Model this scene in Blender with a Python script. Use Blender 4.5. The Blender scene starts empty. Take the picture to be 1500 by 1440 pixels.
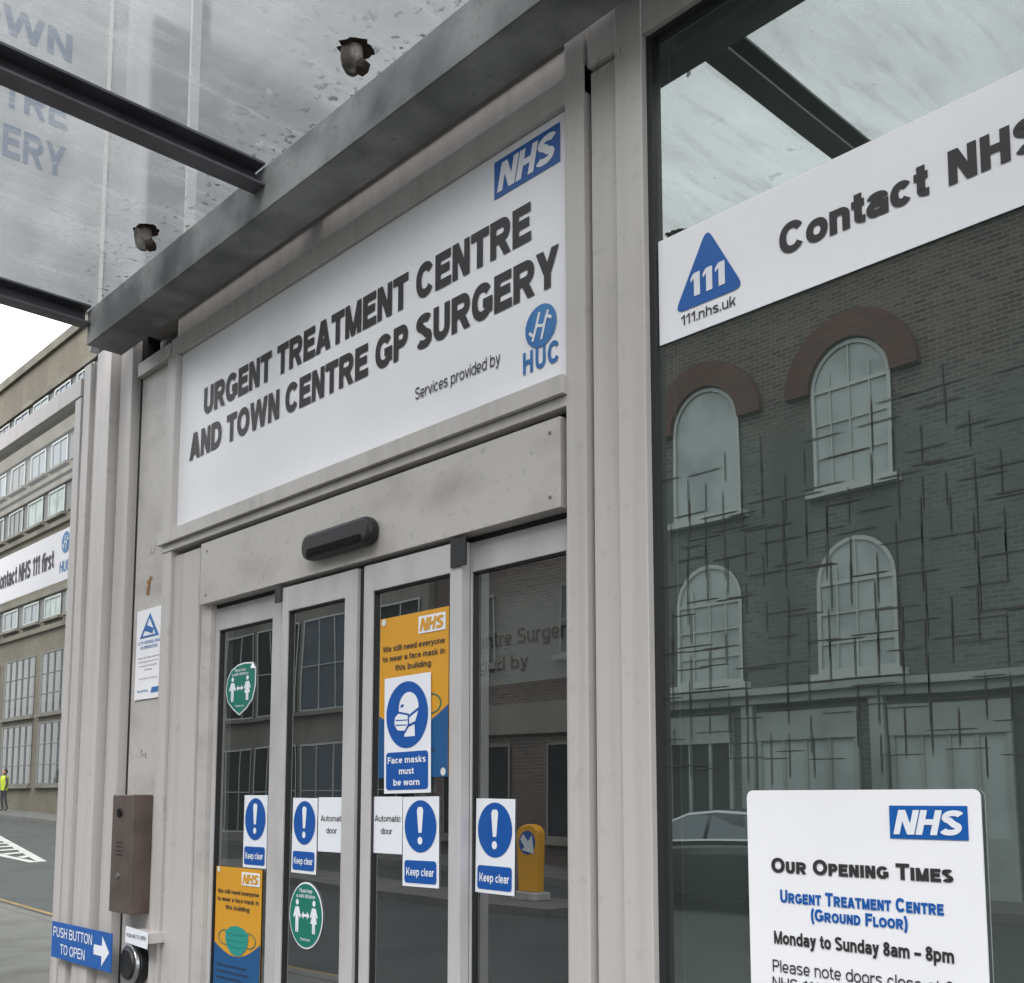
import bpy, math, random
from mathutils import Matrix, Vector
random.seed(7)
scene=bpy.context.scene
COL=scene.collection
# ---------------------------------------------------------------- camera
CAM=Vector((0,-2.4,1.5)); TH=math.atan(170/1573); AZ=math.radians(43.4)
FH=Vector((-math.cos(AZ),math.sin(AZ),0)); RT=Vector((math.sin(AZ),math.cos(AZ),0))
FW=FH*math.cos(TH)+Vector((0,0,math.sin(TH))); UP=-FH*math.sin(TH)+Vector((0,0,math.cos(TH)))
cam=bpy.data.cameras.new("camera"); camo=bpy.data.objects.new("camera",cam); COL.objects.link(camo)
m=Matrix((RT,UP,-FW)).transposed().to_4x4(); m.translation=CAM; camo.matrix_world=m
cam.sensor_width=36; cam.lens=1573/1500*36; cam.shift_y=280/1500; cam.clip_start=.05; cam.clip_end=2000
scene.camera=camo
# survey: where a sight line of the photograph meets a wall plane Y=const -> metres (X,Z) on that wall
def ray(px,py): return FW+RT*((px-750)/1573)+UP*((1000-py)/1573)
def F(px,py,Y=0.0):
    d=ray(px,py); p=CAM+d*((Y-CAM.y)/d.y); return p.x,p.z
def FX(px,py,X):
    d=ray(px,py); p=CAM+d*((X-CAM.x)/d.x); return p.y,p.z
def oy(px,py,px2): return 1170+(py-1170)*(px2+745)/(px+745)
def rct(xl,xr,yt,yb,ref='l',Y=0.0):
    r,o=(xl,xr) if ref=='l' else (xr,xl)
    ym=(yt+yb)/2
    a=F(r,ym,Y)[0]; b=F(o,oy(r,ym,o),Y)[0]
    return min(a,b),max(a,b),F(r,yb,Y)[1],F(r,yt,Y)[1]
# ---------------------------------------------------------------- materials
def s2l(c): return tuple(((v/255)/12.92 if v/255<=.04045 else ((v/255+.055)/1.055)**2.4) for v in c)
def nt(name):
    m=bpy.data.materials.new(name); m.use_nodes=True; t=m.node_tree; t.nodes.clear()
    o=t.nodes.new('ShaderNodeOutputMaterial'); return m,t,o
def N(t,k,**kw):
    n=t.nodes.new(k)
    for a,b in kw.items():
        if a in n.inputs.keys(): n.inputs[a].default_value=b
        else: setattr(n,a,b)
    return n
def noisefac(t,scale,stretch=(1,1,1),lo=.4,hi=.6,detail=6):
    g=N(t,'ShaderNodeNewGeometry'); mp=N(t,'ShaderNodeMapping'); mp.inputs['Scale'].default_value=stretch
    t.links.new(g.outputs['Position'],mp.inputs['Vector'])
    n=N(t,'ShaderNodeTexNoise'); n.inputs['Scale'].default_value=scale; n.inputs['Detail'].default_value=detail
    t.links.new(mp.outputs[0],n.inputs['Vector'])
    r=N(t,'ShaderNodeMapRange'); r.inputs[1].default_value=lo; r.inputs[2].default_value=hi
    t.links.new(n.outputs[0],r.inputs[0]); return r.outputs[0]
def mth(t,op,a,b):
    n=N(t,'ShaderNodeMath',operation=op)
    for i,v in enumerate((a,b)):
        if isinstance(v,(int,float)): n.inputs[i].default_value=v
        else: t.links.new(v,n.inputs[i])
    return n.outputs[0]
def mixc(t,fac,a,b,mode='MIX'):
    x=t.nodes.new('ShaderNodeMix'); x.data_type='RGBA'; x.blend_type=mode
    if isinstance(fac,(int,float)): x.inputs[0].default_value=fac
    else: t.links.new(fac,x.inputs[0])
    for i,v in ((6,a),(7,b)):
        if isinstance(v,tuple): x.inputs[i].default_value=(*v[:3],1)
        else: t.links.new(v,x.inputs[i])
    return x.outputs[2]
def mat(name,col,rough=.5,metal=0,dark=None,amt=.5,scale=3,stretch=(1,1,1),lo=.45,hi=.7,fine=0,bump=0):
    m,t,o=nt(name); b=N(t,'ShaderNodeBsdfPrincipled'); b.inputs['Roughness'].default_value=rough; b.inputs['Metallic'].default_value=metal
    c=tuple(col)
    if dark is not None:
        c=mixc(t,mth(t,'MULTIPLY',noisefac(t,scale,stretch,lo,hi),amt),c,tuple(dark))
    if fine:
        c=mixc(t,mth(t,'MULTIPLY',noisefac(t,scale*12,(1,1,1),.6,.75,8),fine),c,tuple(x*.35 for x in col))
    if isinstance(c,tuple): b.inputs['Base Color'].default_value=(*c,1)
    else: t.links.new(c,b.inputs['Base Color'])
    if bump:
        f=noisefac(t,scale*6,(1,1,1),.3,.7); bp=N(t,'ShaderNodeBump'); bp.inputs['Strength'].default_value=bump; bp.inputs['Distance'].default_value=.004
        t.links.new(f,bp.inputs['Height']); t.links.new(bp.outputs[0],b.inputs['Normal'])
    t.links.new(b.outputs[0],o.inputs[0]); return m
def brick(name,c1,c2,mortar,scale=1.0,upper=None):
    m,t,o=nt(name); b=N(t,'ShaderNodeBsdfPrincipled'); b.inputs['Roughness'].default_value=.85
    g=N(t,'ShaderNodeNewGeometry'); s=N(t,'ShaderNodeSeparateXYZ'); t.links.new(g.outputs['Position'],s.inputs[0])
    ad=N(t,'ShaderNodeMath',operation='ADD'); t.links.new(s.outputs[0],ad.inputs[0]); t.links.new(s.outputs[1],ad.inputs[1])
    cb=N(t,'ShaderNodeCombineXYZ'); t.links.new(ad.outputs[0],cb.inputs[0]); t.links.new(s.outputs[2],cb.inputs[1])
    def bt(a,b_,mm):
        k=N(t,'ShaderNodeTexBrick'); t.links.new(cb.outputs[0],k.inputs['Vector'])
        k.inputs['Color1'].default_value=(*a,1); k.inputs['Color2'].default_value=(*b_,1); k.inputs['Mortar'].default_value=(*mm,1)
        k.inputs['Scale'].default_value=scale; k.inputs['Brick Width'].default_value=.23; k.inputs['Row Height'].default_value=.078; k.inputs['Mortar Size'].default_value=.010
        return k.outputs[0]
    f=noisefac(t,.9,(1,1,.5),.35,.7,8)
    c=mixc(t,f,bt(c1,c2,mortar),tuple(v*.62 for v in c1))
    if upper:
        c2_=bt(*upper); r=N(t,'ShaderNodeMapRange'); r.inputs[1].default_value=8.0; r.inputs[2].default_value=9.2
        t.links.new(mth(t,'ADD',s.outputs[2],noisefac(t,1.2,(1,1,1),.2,.8)),r.inputs[0]); c=mixc(t,r.outputs[0],c,c2_)
    t.links.new(c,b.inputs['Base Color']); t.links.new(b.outputs[0],o.inputs[0]); return m
def glass(name,tint,refl,rcol=(1,1,1),wav=.0,haze=0,hazecol=(.5,.5,.5),rough=0):
    m,t,o=nt(name)
    tr=N(t,'ShaderNodeBsdfTransparent'); tr.inputs[0].default_value=(*tint,1)
    gl=N(t,'ShaderNodeBsdfGlossy'); gl.inputs[0].default_value=(*rcol,1); gl.inputs['Roughness'].default_value=rough
    if wav:
        f=noisefac(t,1.3,(1,1,1),.2,.8,1); bp=N(t,'ShaderNodeBump'); bp.inputs['Strength'].default_value=wav; bp.inputs['Distance'].default_value=.01
        t.links.new(f,bp.inputs['Height']); t.links.new(bp.outputs[0],gl.inputs['Normal'])
    mx=N(t,'ShaderNodeMixShader'); mx.inputs[0].default_value=refl
    t.links.new(tr.outputs[0],mx.inputs[1]); t.links.new(gl.outputs[0],mx.inputs[2]); out=mx.outputs[0]
    if haze:
        hz=N(t,'ShaderNodeBsdfDiffuse'); hz.inputs[0].default_value=(*hazecol,1)
        f=mth(t,'ADD',mth(t,'MULTIPLY',noisefac(t,1.6,(1,1,.6),.25,.8,6),haze*.6),haze*.6)
        mh=N(t,'ShaderNodeMixShader'); t.links.new(f,mh.inputs[0]); t.links.new(out,mh.inputs[1]); t.links.new(hz.outputs[0],mh.inputs[2]); out=mh.outputs[0]
    t.links.new(out,o.inputs[0]); return m
def dirtyglass(name):
    # roof glass: clear, with a milky film, streaks of dirt running down its fall, and specks collected along the beam
    m,t,o=nt(name)
    tr=N(t,'ShaderNodeBsdfTransparent'); tr.inputs[0].default_value=(.80,.82,.82,1)
    gl=N(t,'ShaderNodeBsdfGlossy'); gl.inputs['Roughness'].default_value=.10; gl.inputs[0].default_value=(1,1,1,1)
    mx=N(t,'ShaderNodeMixShader'); mx.inputs[0].default_value=.06; t.links.new(tr.outputs[0],mx.inputs[1]); t.links.new(gl.outputs[0],mx.inputs[2])
    g=N(t,'ShaderNodeNewGeometry'); s=N(t,'ShaderNodeSeparateXYZ'); t.links.new(g.outputs['Position'],s.inputs[0])
    near=N(t,'ShaderNodeMapRange'); near.inputs[1].default_value=-.95; near.inputs[2].default_value=-.25; t.links.new(s.outputs[1],near.inputs[0])
    sp=mth(t,'MULTIPLY',noisefac(t,30,(1,1,1),.57,.66,10),mth(t,'POWER',near.outputs[0],1.5))
    rare=noisefac(t,16,(1,1,1),.74,.77,6)
    dark=mth(t,'MAXIMUM',sp,rare)
    film=mth(t,'ADD',mth(t,'MULTIPLY',noisefac(t,1.5,(2.2,.7,1),.3,.75,8),.38),.12)
    streak=mth(t,'MULTIPLY',noisefac(t,7,(3,.5,1),.5,.75,5),.22)
    white=mth(t,'MULTIPLY',noisefac(t,9,(1,1.4,1),.64,.72,8),.5)
    cc=mixc(t,dark,mixc(t,noisefac(t,3,(1,1,1),.4,.7),(.60,.61,.60),(.42,.42,.40)),(.05,.043,.035))
    df=N(t,'ShaderNodeBsdfDiffuse'); tl=N(t,'ShaderNodeBsdfTranslucent'); t.links.new(cc,df.inputs[0]); t.links.new(cc,tl.inputs[0])
    m3=N(t,'ShaderNodeMixShader'); m3.inputs[0].default_value=.5; t.links.new(df.outputs[0],m3.inputs[1]); t.links.new(tl.outputs[0],m3.inputs[2])
    fac=mth(t,'MAXIMUM',mth(t,'ADD',film,streak),mth(t,'MAXIMUM',mth(t,'MULTIPLY',dark,.85),white))
    m2=N(t,'ShaderNodeMixShader'); t.links.new(fac,m2.inputs[0]); t.links.new(mx.outputs[0],m2.inputs[1]); t.links.new(m3.outputs[0],m2.inputs[2])
    t.links.new(m2.outputs[0],o.inputs[0]); return m
M={}
M['alu']=mat('powder_coated_aluminium',s2l((184,180,177)),.42,0,s2l((150,145,142)),.55,1.6,(9,9,.35),.45,.8,fine=.25)
M['alu2']=mat('header_aluminium',s2l((182,178,174)),.42,0,s2l((130,125,121)),.6,2.5,(1.2,1.2,2.2),.48,.78,fine=.45)
M['leaf']=mat('door_leaf_aluminium',s2l((182,180,180)),.35,0,s2l((150,147,145)),.4,3,(3,3,1))
M['groove']=mat('shadow_gap',(.012,.012,.013),.7)
M['gasket']=mat('rubber_gasket',(.015,.016,.018),.5)
M['galv']=mat('galvanised_steel',s2l((142,143,144)),.65,0,s2l((82,84,86)),.85,3.2,(1,1,1),.36,.62,fine=.7,bump=.2)
M['steel']=mat('dark_painted_steel',s2l((84,84,90)),.5,0,s2l((48,48,50)),.8,4,(1,1,1),.4,.7,fine=.5,bump=.1)
M['signw']=mat('sign_white',s2l((236,236,240)),.4,0,s2l((222,222,225)),.6,1.5,(1,1,1),.4,.8)
M['paper']=mat('sticker_white',s2l((225,228,234)),.4)
M['ink']=mat('ink_dark',(.03,.028,.03),.5)
M['blue']=mat('health_blue',s2l((15,88,165)),.4,0,s2l((18,80,150)),.5,8)
M['mblue']=mat('mandatory_blue',s2l((15,80,158)),.4)
M['hucb']=mat('logo_blue',s2l((40,100,165)),.4,0,s2l((70,130,185)),.8,6,(1,1,1),.4,.6)
M['yellow']=mat('poster_yellow',s2l((205,148,38)),.5)
M['pblue']=mat('poster_blue',s2l((22,80,130)),.5)
M['green']=mat('sticker_green',s2l((18,112,96)),.45)
M['teal']=mat('mask_teal',s2l((35,140,130)),.5)
M['teald']=mat('mask_teal_dark',s2l((22,105,98)),.5)
M['faded']=mat('faded_blue_ink',s2l((100,118,142)),.6)
M['board']=mat('weathered_board',s2l((175,178,182)),.5,0,s2l((135,137,136)),.7,3,(1,1,.6))
M['upper']=mat('upper_cladding',s2l((112,116,121)),.2,0,s2l((80,84,90)),.8,.7,(1,1,.5),.35,.7)
M['mull']=mat('pale_mullion',s2l((175,176,178)),.5)
M['whitep']=mat('white_paint',s2l((205,205,202)),.5)
M['capw']=mat('grimy_fixing_cap',s2l((150,146,140)),.6,0,s2l((50,42,36)),.95,16,(1,1,.6),.38,.56,bump=.3)
M['black']=mat('black_plastic',(.012,.0125,.014),.45)
M['dgrey']=mat('dark_lens',(.006,.006,.007),.08)
M['bronze']=mat('bronze_intercom',s2l((98,86,80)),.4,.3,s2l((72,62,56)),.6,10)
M['chrome']=mat('brushed_steel',s2l((170,172,175)),.3,.9)
M['inner']=mat('interior_wall',s2l((96,104,100)),.8,0,s2l((60,66,62)),.6,1)
M['floor']=mat('interior_floor',s2l((70,72,72)),.5)
M['ceil']=mat('interior_ceiling',s2l((150,155,150)),.8)
M['asph']=mat('asphalt',s2l((64,67,67)),.9,0,s2l((46,48,49)),.7,.8,fine=.3,bump=.3)
M['pave']=mat('paving',s2l((100,100,98)),.9,0,s2l((70,70,68)),.7,1.5,fine=.3)
M['kerb']=mat('kerb_stone',s2l((106,105,102)),.9,0,s2l((72,72,70)),.6,3)
M['linew']=mat('road_paint_white',s2l((185,185,181)),.8,0,s2l((120,120,118)),.5,4)
M['liney']=mat('road_paint_yellow',s2l((140,115,70)),.8,0,s2l((82,76,60)),.6,4)
M['ground']=mat('ground_surface',s2l((75,77,70)),.95,0,s2l((58,60,54)),.6,.3)
M['brd']=brick('dark_brick',s2l((104,92,86)),s2l((66,58,56)),s2l((124,118,112)))
M['brr']=brick('red_brick',s2l((98,62,53)),s2l((76,50,44)),s2l((84,70,64)))
M['bro']=brick('buff_brick',s2l((118,111,96)),s2l((98,92,80)),s2l((116,110,98)))
M['brg']=brick('greenish_brick',s2l((98,106,99)),s2l((72,81,76)),s2l((112,116,110)),1.0,(s2l((96,86,80)),s2l((60,53,51)),s2l((116,110,104))))
M['conc']=mat('concrete',s2l((126,124,116)),.85,0,s2l((88,86,79)),.75,.7,(1,1,.4),.38,.68)
M['bandc']=mat('weathered_band_stone',s2l((118,114,102)),.85,0,s2l((86,82,72)),.8,.9,(1,1,.6),.35,.65)
M['wframe']=mat('window_frame_white',s2l((172,178,176)),.5)
M['wgrey']=mat('window_frame_grey',s2l((92,94,94)),.5)
M['shopf']=mat('pale_shop_panel',s2l((150,158,154)),.7,0,s2l((112,120,116)),.7,1.2)
M['blind']=mat('window_blind',s2l((170,180,178)),.8,0,s2l((130,140,140)),.8,1.2)
M['wdark']=mat('window_dark_glass',(.02,.024,.028),.06)
M['wsky']=mat('window_sky_glass',s2l((84,93,102)),.08)
M['frost']=mat('film_pattern',(.03,.031,.028),.5)
M['pglass']=glass('shop_glass',(.42,.50,.47),.38,(.88,.95,.92),.08,haze=.10,hazecol=(.28,.34,.31),rough=.006)
M['dglass']=glass('door_glass',(.52,.57,.56),.30,(.94,.97,.97),.10,haze=.04,hazecol=(.35,.37,.36),rough=.004)
M['sglass']=glass('clear_screen_glass',(.86,.88,.85),.06,(1,1,1),0,haze=.04,hazecol=(.5,.5,.48))
M['cglass']=dirtyglass('canopy_glass')
M['hiv']=mat('hi_vis_fabric',s2l((190,205,45)),.7)
M['cloth']=mat('dark_trousers',s2l((40,44,55)),.8)
M['skin']=mat('skin',s2l((170,125,102)),.6)
M['hair']=mat('hair',(.02,.015,.01),.7)
M['carb']=mat('car_paint_dark',(.03,.033,.036),.12,.3)
M['tyre']=mat('tyre_rubber',(.02,.02,.02),.8)
M['residue']=mat('glue_residue',s2l((145,105,55)),.7,0,s2l((100,66,34)),.8,40)
M['rust']=mat('rusty_grime',s2l((56,42,34)),.9,0,s2l((24,20,17)),.9,20)
M['boly']=mat('bollard_yellow',s2l((230,165,30)),.4)
M['lampred']=mat('tail_lamp_red',s2l((120,15,15)),.2)
M['pboard']=mat('inner_board',s2l((165,170,166)),.6)
M['scr']=mat('screw_steel',s2l((120,118,116)),.4,.5)
# ---------------------------------------------------------------- geometry helpers
def box(x0,x1,y0,y1,z0,z1):
    v=[(x,y,z) for x in (x0,x1) for y in (y0,y1) for z in (z0,z1)]
    return v,[(0,1,3,2),(4,6,7,5),(0,4,5,1),(2,3,7,6),(0,2,6,4),(1,5,7,3)]
def prism(pts,y0,y1):
    n=len(pts); v=[(x,y0,z) for x,z in pts]+[(x,y1,z) for x,z in pts]
    f=[tuple(range(n)),tuple(range(2*n-1,n-1,-1))]+[(i,i+n,(i+1)%n+n,(i+1)%n) for i in range(n)]
    return v,f
def flat(pts,y): return [(x,y,z) for x,z in pts],[tuple(range(len(pts)))]
def rrect(x0,x1,z0,z1,r,n=5):
    P=[]
    for cx,cz,a in ((x1-r,z0+r,-90),(x1-r,z1-r,0),(x0+r,z1-r,90),(x0+r,z0+r,180)):
        for i in range(n+1):
            t=math.radians(a+90*i/n); P.append((cx+r*math.cos(t),cz+r*math.sin(t)))
    return P
def disc(cx,cz,r,rz=None,n=40):
    rz=rz or r
    return [(cx+r*math.cos(2*math.pi*i/n),cz+rz*math.sin(2*math.pi*i/n)) for i in range(n)]
def ring(po,pi,y):
    n=len(po); return [(x,y,z) for x,z in po]+[(x,y,z) for x,z in pi],[(i,(i+1)%n,(i+1)%n+n,i+n) for i in range(n)]
def cyl(p0,p1,r0,r1=None,n=20):
    r1=r0 if r1 is None else r1
    p0=Vector(p0);p1=Vector(p1);d=(p1-p0).normalized()
    a=d.orthogonal().normalized();b=d.cross(a); v=[]
    for p,r in((p0,r0),(p1,r1)):
        for i in range(n):
            t=2*math.pi*i/n; v.append(tuple(p+a*r*math.cos(t)+b*r*math.sin(t)))
    f=[(i,(i+1)%n,(i+1)%n+n,i+n) for i in range(n)]+[tuple(range(n-1,-1,-1)),tuple(range(n,2*n))]
    return v,f
WL={}
def setmeta(o,parent,label,cat,group,kind):
    if parent is not None:
        o.parent=parent; o.matrix_parent_inverse=Matrix.Translation(-Vector(WL[parent.name]))
    if label: o["label"]=label
    if cat: o["category"]=cat
    if group: o["group"]=group
    if kind: o["kind"]=kind
def mk(name,shapes,mt,parent=None,label=None,cat=None,group=None,kind=None,bevel=0,smooth=False):
    V=[];Fc=[]
    for v,f in shapes:
        k=len(V); V+=v; Fc+=[tuple(i+k for i in q) for q in f]
    mn=[min(p[i] for p in V) for i in range(3)]; mxx=[max(p[i] for p in V) for i in range(3)]
    c=Vector([(a+b)/2 for a,b in zip(mn,mxx)])
    me=bpy.data.meshes.new(name); me.from_pydata([tuple(Vector(p)-c) for p in V],[],Fc); me.update()
    me.materials.append(mt)
    o=bpy.data.objects.new(name,me); COL.objects.link(o); o.location=c; WL[o.name]=c
    if smooth:
        for p in me.polygons: p.use_smooth=True
    if bevel:
        b=o.modifiers.new('bevel','BEVEL'); b.width=bevel; b.segments=2; b.limit_method='ANGLE'
    setmeta(o,parent,label,cat,group,kind); return o
def empty(name,loc,label=None,cat=None,group=None,parent=None):
    o=bpy.data.objects.new(name,None); COL.objects.link(o); o.location=loc; o.empty_display_size=.2; WL[o.name]=Vector(loc)
    setmeta(o,parent,label,cat,group,None); return o
# ---------------------------------------------------------------- lettering: a drawn bold grotesque alphabet (cap height 1)
def glyph(ch,w):
    h=w/2; k=h*.84; S=[]
    def stroke(P0,closed=False):
        P=[]
        for p in P0:
            if not P or math.hypot(p[0]-P[-1][0],p[1]-P[-1][1])>.004: P.append(p)
        n=len(P); L=[];R=[]
        for i in range(n):
            a=P[i-1] if (i>0 or closed) else P[i]; b=P[(i+1)%n] if (i<n-1 or closed) else P[i]; c=P[i]
            def nn(p,q):
                dx,dy=q[0]-p[0],q[1]-p[1]; l=math.hypot(dx,dy) or 1; return -dy/l,dx/l
            if a==c: nx,ny=nn(c,b); s=1
            elif b==c: nx,ny=nn(a,c); s=1
            else:
                n1=nn(a,c);n2=nn(c,b); nx,ny=n1[0]+n2[0],n1[1]+n2[1]; l=math.hypot(nx,ny) or 1; nx/=l;ny/=l; s=min(1.4,1/max(.5,nx*n1[0]+ny*n1[1]))
            L.append((c[0]+nx*h*s,c[1]+ny*k*s)); R.append((c[0]-nx*h*s,c[1]-ny*k*s))
        f=[(i,n+i,n+(i+1)%n,(i+1)%n) for i in range(n if closed else n-1)]
        S.append((L+R,f))
    def poly(P): S.append((list(P),[tuple(range(len(P)))]))
    def V(x,a,b,hh=None): hh=hh or h; poly([(x-hh,a),(x+hh,a),(x+hh,b),(x-hh,b)])
    def H(a,b,y): poly([(a,y-k),(b,y-k),(b,y+k),(a,y+k)])
    def sl(x0,y0,x1,y1,m=1.12): m*=h; poly([(x0-m,y0),(x0+m,y0),(x1+m,y1),(x1-m,y1)])
    def arc(cx,cy,rx,ry,a0,a1,e=2.2,n=None):
        n=n or max(5,int(abs(a1-a0)/11)); o=[]
        for i in range(n+1):
            t=math.radians(a0+(a1-a0)*i/n); c,s=math.cos(t),math.sin(t)
            o.append((cx+rx*math.copysign(abs(c)**(2/e),c),cy+ry*math.copysign(abs(s)**(2/e),s)))
        return o
    x=.74; q=1.12*h
    Wd=dict(A=1.02,B=.90,C=.96,D=.92,E=.80,F=.74,G=1.0,H=.86,I=w,J=.66,K=.94,L=.72,M=1.02,N=.86,O=1.02,P=.84,Q=1.02,R=.94,S=.87,T=.86,U=.86,V=.99,W=1.40,X=.94,Y=.98,Z=.80,
      a=.74,b=.78,c=.72,d=.78,e=.76,f=.46,g=.78,h=.72,i=w,j=w,k=.74,l=w,m=1.16,n=.72,o=.80,p=.78,q=.78,r=.50,s=.70,t=.46,u=.72,v=.76,w=1.10,x=.74,y=.76,z=.64)
    Wd.update({'0':.72,'1':.46,'6':.72,'8':.72,'.':w,'–':.7,'-':.4,'(':.34,')':.34,' ':.30})
    W=Wd.get(ch,.7)
    def oval(y1,y0=0,xx0=0,xx1=None): 
        xx1=W if xx1 is None else xx1
        stroke(arc((xx0+xx1)/2,(y0+y1)/2,(xx1-xx0)/2-h,(y1-y0)/2-k,0,348,2.15,29),True)
    if ch=='A': sl(q,0,W/2-.02,1); sl(W-q,0,W/2+.02,1); H(W*.22,W*.78,.29)
    elif ch in 'BPR':
        V(h,0,1); yb=.53 if ch=='B' else .47
        stroke([(w*.8,1-k)]+arc(W*.55,(1-k+yb)/2,W*.43-h,(1-k-yb)/2,90,-90)+[(w*.8,yb)])
        if ch=='B': stroke([(w*.8,yb)]+arc(W*.55,(yb+k)/2,W*.45-h,(yb-k)/2,90,-90)+[(w*.8,k)])
        if ch=='R': sl(W-q*.95,0,W*.50,.47)
    elif ch=='C': stroke(arc(W/2,.5,W/2-h,.5-k,34,326))
    elif ch=='D': V(h,0,1); stroke([(w*.8,1-k)]+arc(W*.42,.5,W*.58-h,.5-k,90,-90)+[(w*.8,k)])
    elif ch in 'EF':
        V(h,0,1); H(w*.9,W,1-k); H(w*.9,W*.93,.52)
        if ch=='E': H(w*.9,W*1.03,k)
    elif ch=='G': stroke(arc(W/2,.5,W/2-h,.5-k,36,318)+[(W-h,.18)]); H(W*.54,W,.44); V(W-h,.14,.44-k)
    elif ch=='H': V(h,0,1);V(W-h,0,1);H(w*.9,W-w*.9,.52)
    elif ch=='I' or ch=='l': V(h,0,1)
    elif ch=='J': stroke([(W-h,1),(W-h,.35)]+arc(W/2,.32,W/2-h,.32-k,0,-170))
    elif ch=='K': V(h,0,1); sl(w*.9,.30,W-q*1.1,1,1.15); sl(W-q*1.05,0,W*.42,.66,1.15)
    elif ch=='L': V(h,0,1); H(w*.9,W,k)
    elif ch=='M': V(h*.92,0,1,h*.92);V(W-h*.92,0,1,h*.92);sl(h*1.0,1,W/2,0,.9);sl(W-h*1.0,1,W/2,0,.9)
    elif ch=='N': V(h*.95,0,1,h*.95);V(W-h*.95,0,1,h*.95);sl(h*1.1,1,W-h*1.1,0,1.05)
    elif ch in 'OQ0': oval(1)
    elif ch in 'Ss':
        T=1 if ch=='S' else x; yt=.735*T; yb2=.275*T
        stroke(arc(W/2,yt,W/2-h*1.05,T-k-yt,22,250)+arc(W/2,yb2,W/2-h,yb2-k,70,-158))
    elif ch=='T': H(0,W,1-k); V(W/2,0,1-2*k)
    elif ch=='U': stroke([(h,1),(h,.42)]+arc(W/2,.38,W/2-h,.38-k,180,360)+[(W-h,.42),(W-h,1)])
    elif ch in 'Vv': T=1 if ch=='V' else x; sl(q,T,W/2,0);sl(W-q,T,W/2,0)
    elif ch in 'Ww':
        T=1 if ch=='W' else x; sl(q*.9,T,W*.27,0,1);sl(W*.5,T,W*.27,0,.9);sl(W*.5,T,W*.73,0,.9);sl(W-q*.9,T,W*.73,0,1)
    elif ch in 'Xx': T=1 if ch=='X' else x; sl(q,0,W-q,T); sl(W-q,0,q,T)
    elif ch=='Y': sl(q,1,W/2,.38);sl(W-q,1,W/2,.38);V(W/2,0,.46)
    elif ch in 'Zz': T=1 if ch=='Z' else x; H(0,W,T-k);H(0,W,k);sl(q,k,W-q,T-k)
    elif ch=='1': V(W-h,0,1); poly([(0,.64),(W-w*.9,.80),(W-w*.9,1.0),(W-w*1.2,.94),(0,.80)])
    elif ch=='6': oval(.64); stroke(arc(W/2,.5,W/2-h,.5-k,42,180)+[(h,.3)])
    elif ch=='8': oval(.58); oval(1,.50,W*.04,W*.96)
    elif ch=='.': V(h,0,w)
    elif ch in '–-': H(0,W,.38)
    elif ch=='(': stroke(arc(W+.1,.4,W+.1-h,.68,115,245,2))
    elif ch==')': stroke(arc(-.1,.4,W+.1-h,.68,65,-65,2))
    elif ch=='a':
        V(W-h,0,x*.62); stroke(arc(W/2,x*.66,W/2-h,x*.34-k,165,0)); cy=(x*.54+k)/2; ry=(x*.54-k)/2
        stroke([(W-w*.8,x*.54)]+arc(W*.42,cy,W*.42-h,ry,90,270)+[(W*.6,k*1.1),(W-w*.8,x*.22)])
    elif ch in 'bdpqg':
        oval(x); V(h if ch in 'bp' else W-h,(0 if ch in 'bd' else (-.27 if ch in 'pq' else -.06)),1 if ch in 'bd' else x)
        if ch=='g': stroke(arc(W/2,-.05,W/2-h,.22-k,0,-160))
    elif ch=='c': stroke(arc(W/2,x/2,W/2-h,x/2-k,36,324))
    elif ch=='e': stroke(arc(W/2,x/2,W/2-h,x/2-k,0,318)); H(w*.8,W-w*.5,x*.47)
    elif ch=='f': xc=W*.2+h; stroke([(xc,0),(xc,.76)]+arc(W+.04,.76,W+.04-xc,.24-k,180,92)); H(0,W*.95,x-k)
    elif ch in 'hnmru':
        if ch=='u': stroke([(h,x),(h,x*.36)]+arc(W/2,x*.36,W/2-h,x*.36-k,180,360)); V(W-h,0,x)
        else:
            V(h,0,1 if ch=='h' else x)
            if ch=='r': stroke(arc(W+.02,x*.58,W+.02-h,x*.42-k,180,92))
            elif ch=='m':
                for a,b in((h,W/2),(W/2,W-h)): stroke(arc((a+b)/2,x*.62,(b-a)/2,x*.38-k,180,0)+[(b,0)])
            else: stroke(arc(W/2,x*.62,W/2-h,x*.38-k,180,0)+[(W-h,0)])
    elif ch in 'ij': V(h,0 if ch=='i' else -.2,x); V(h,.84,1)
    elif ch=='k': V(h,0,1); sl(w*.9,.20,W-q*1.1,x,1.1); sl(W-q,0,W*.42,.46,1.1)
    elif ch=='o': oval(x)
    elif ch=='t': xc=W*.2+h; stroke([(xc,.93),(xc,.22)]+arc(W+.03,.22,W+.03-xc,.22-k,180,268)); H(0,W*.97,x-k)
    elif ch=='y': sl(q,x,W*.5,0); sl(W-q,x,W*.32,-.27); H(W*.06,W*.32,-.27+k)
    elif ch!=' ': oval(x)
    tight={'A':.02,'V':.02,'W':.03,'T':.04,'Y':.02,'v':.02,'w':.02,'y':.02,'f':.04,'t':.05,'r':.07,'k':.07,'x':.02,'1':.10}
    rnd='OCGQSoceqsd068'
    sb=tight.get(ch,.055 if ch in rnd else .085)
    if ch in 'rfTtLFP': return S,W,sb,.03
    return S,W,sb,sb
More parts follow.
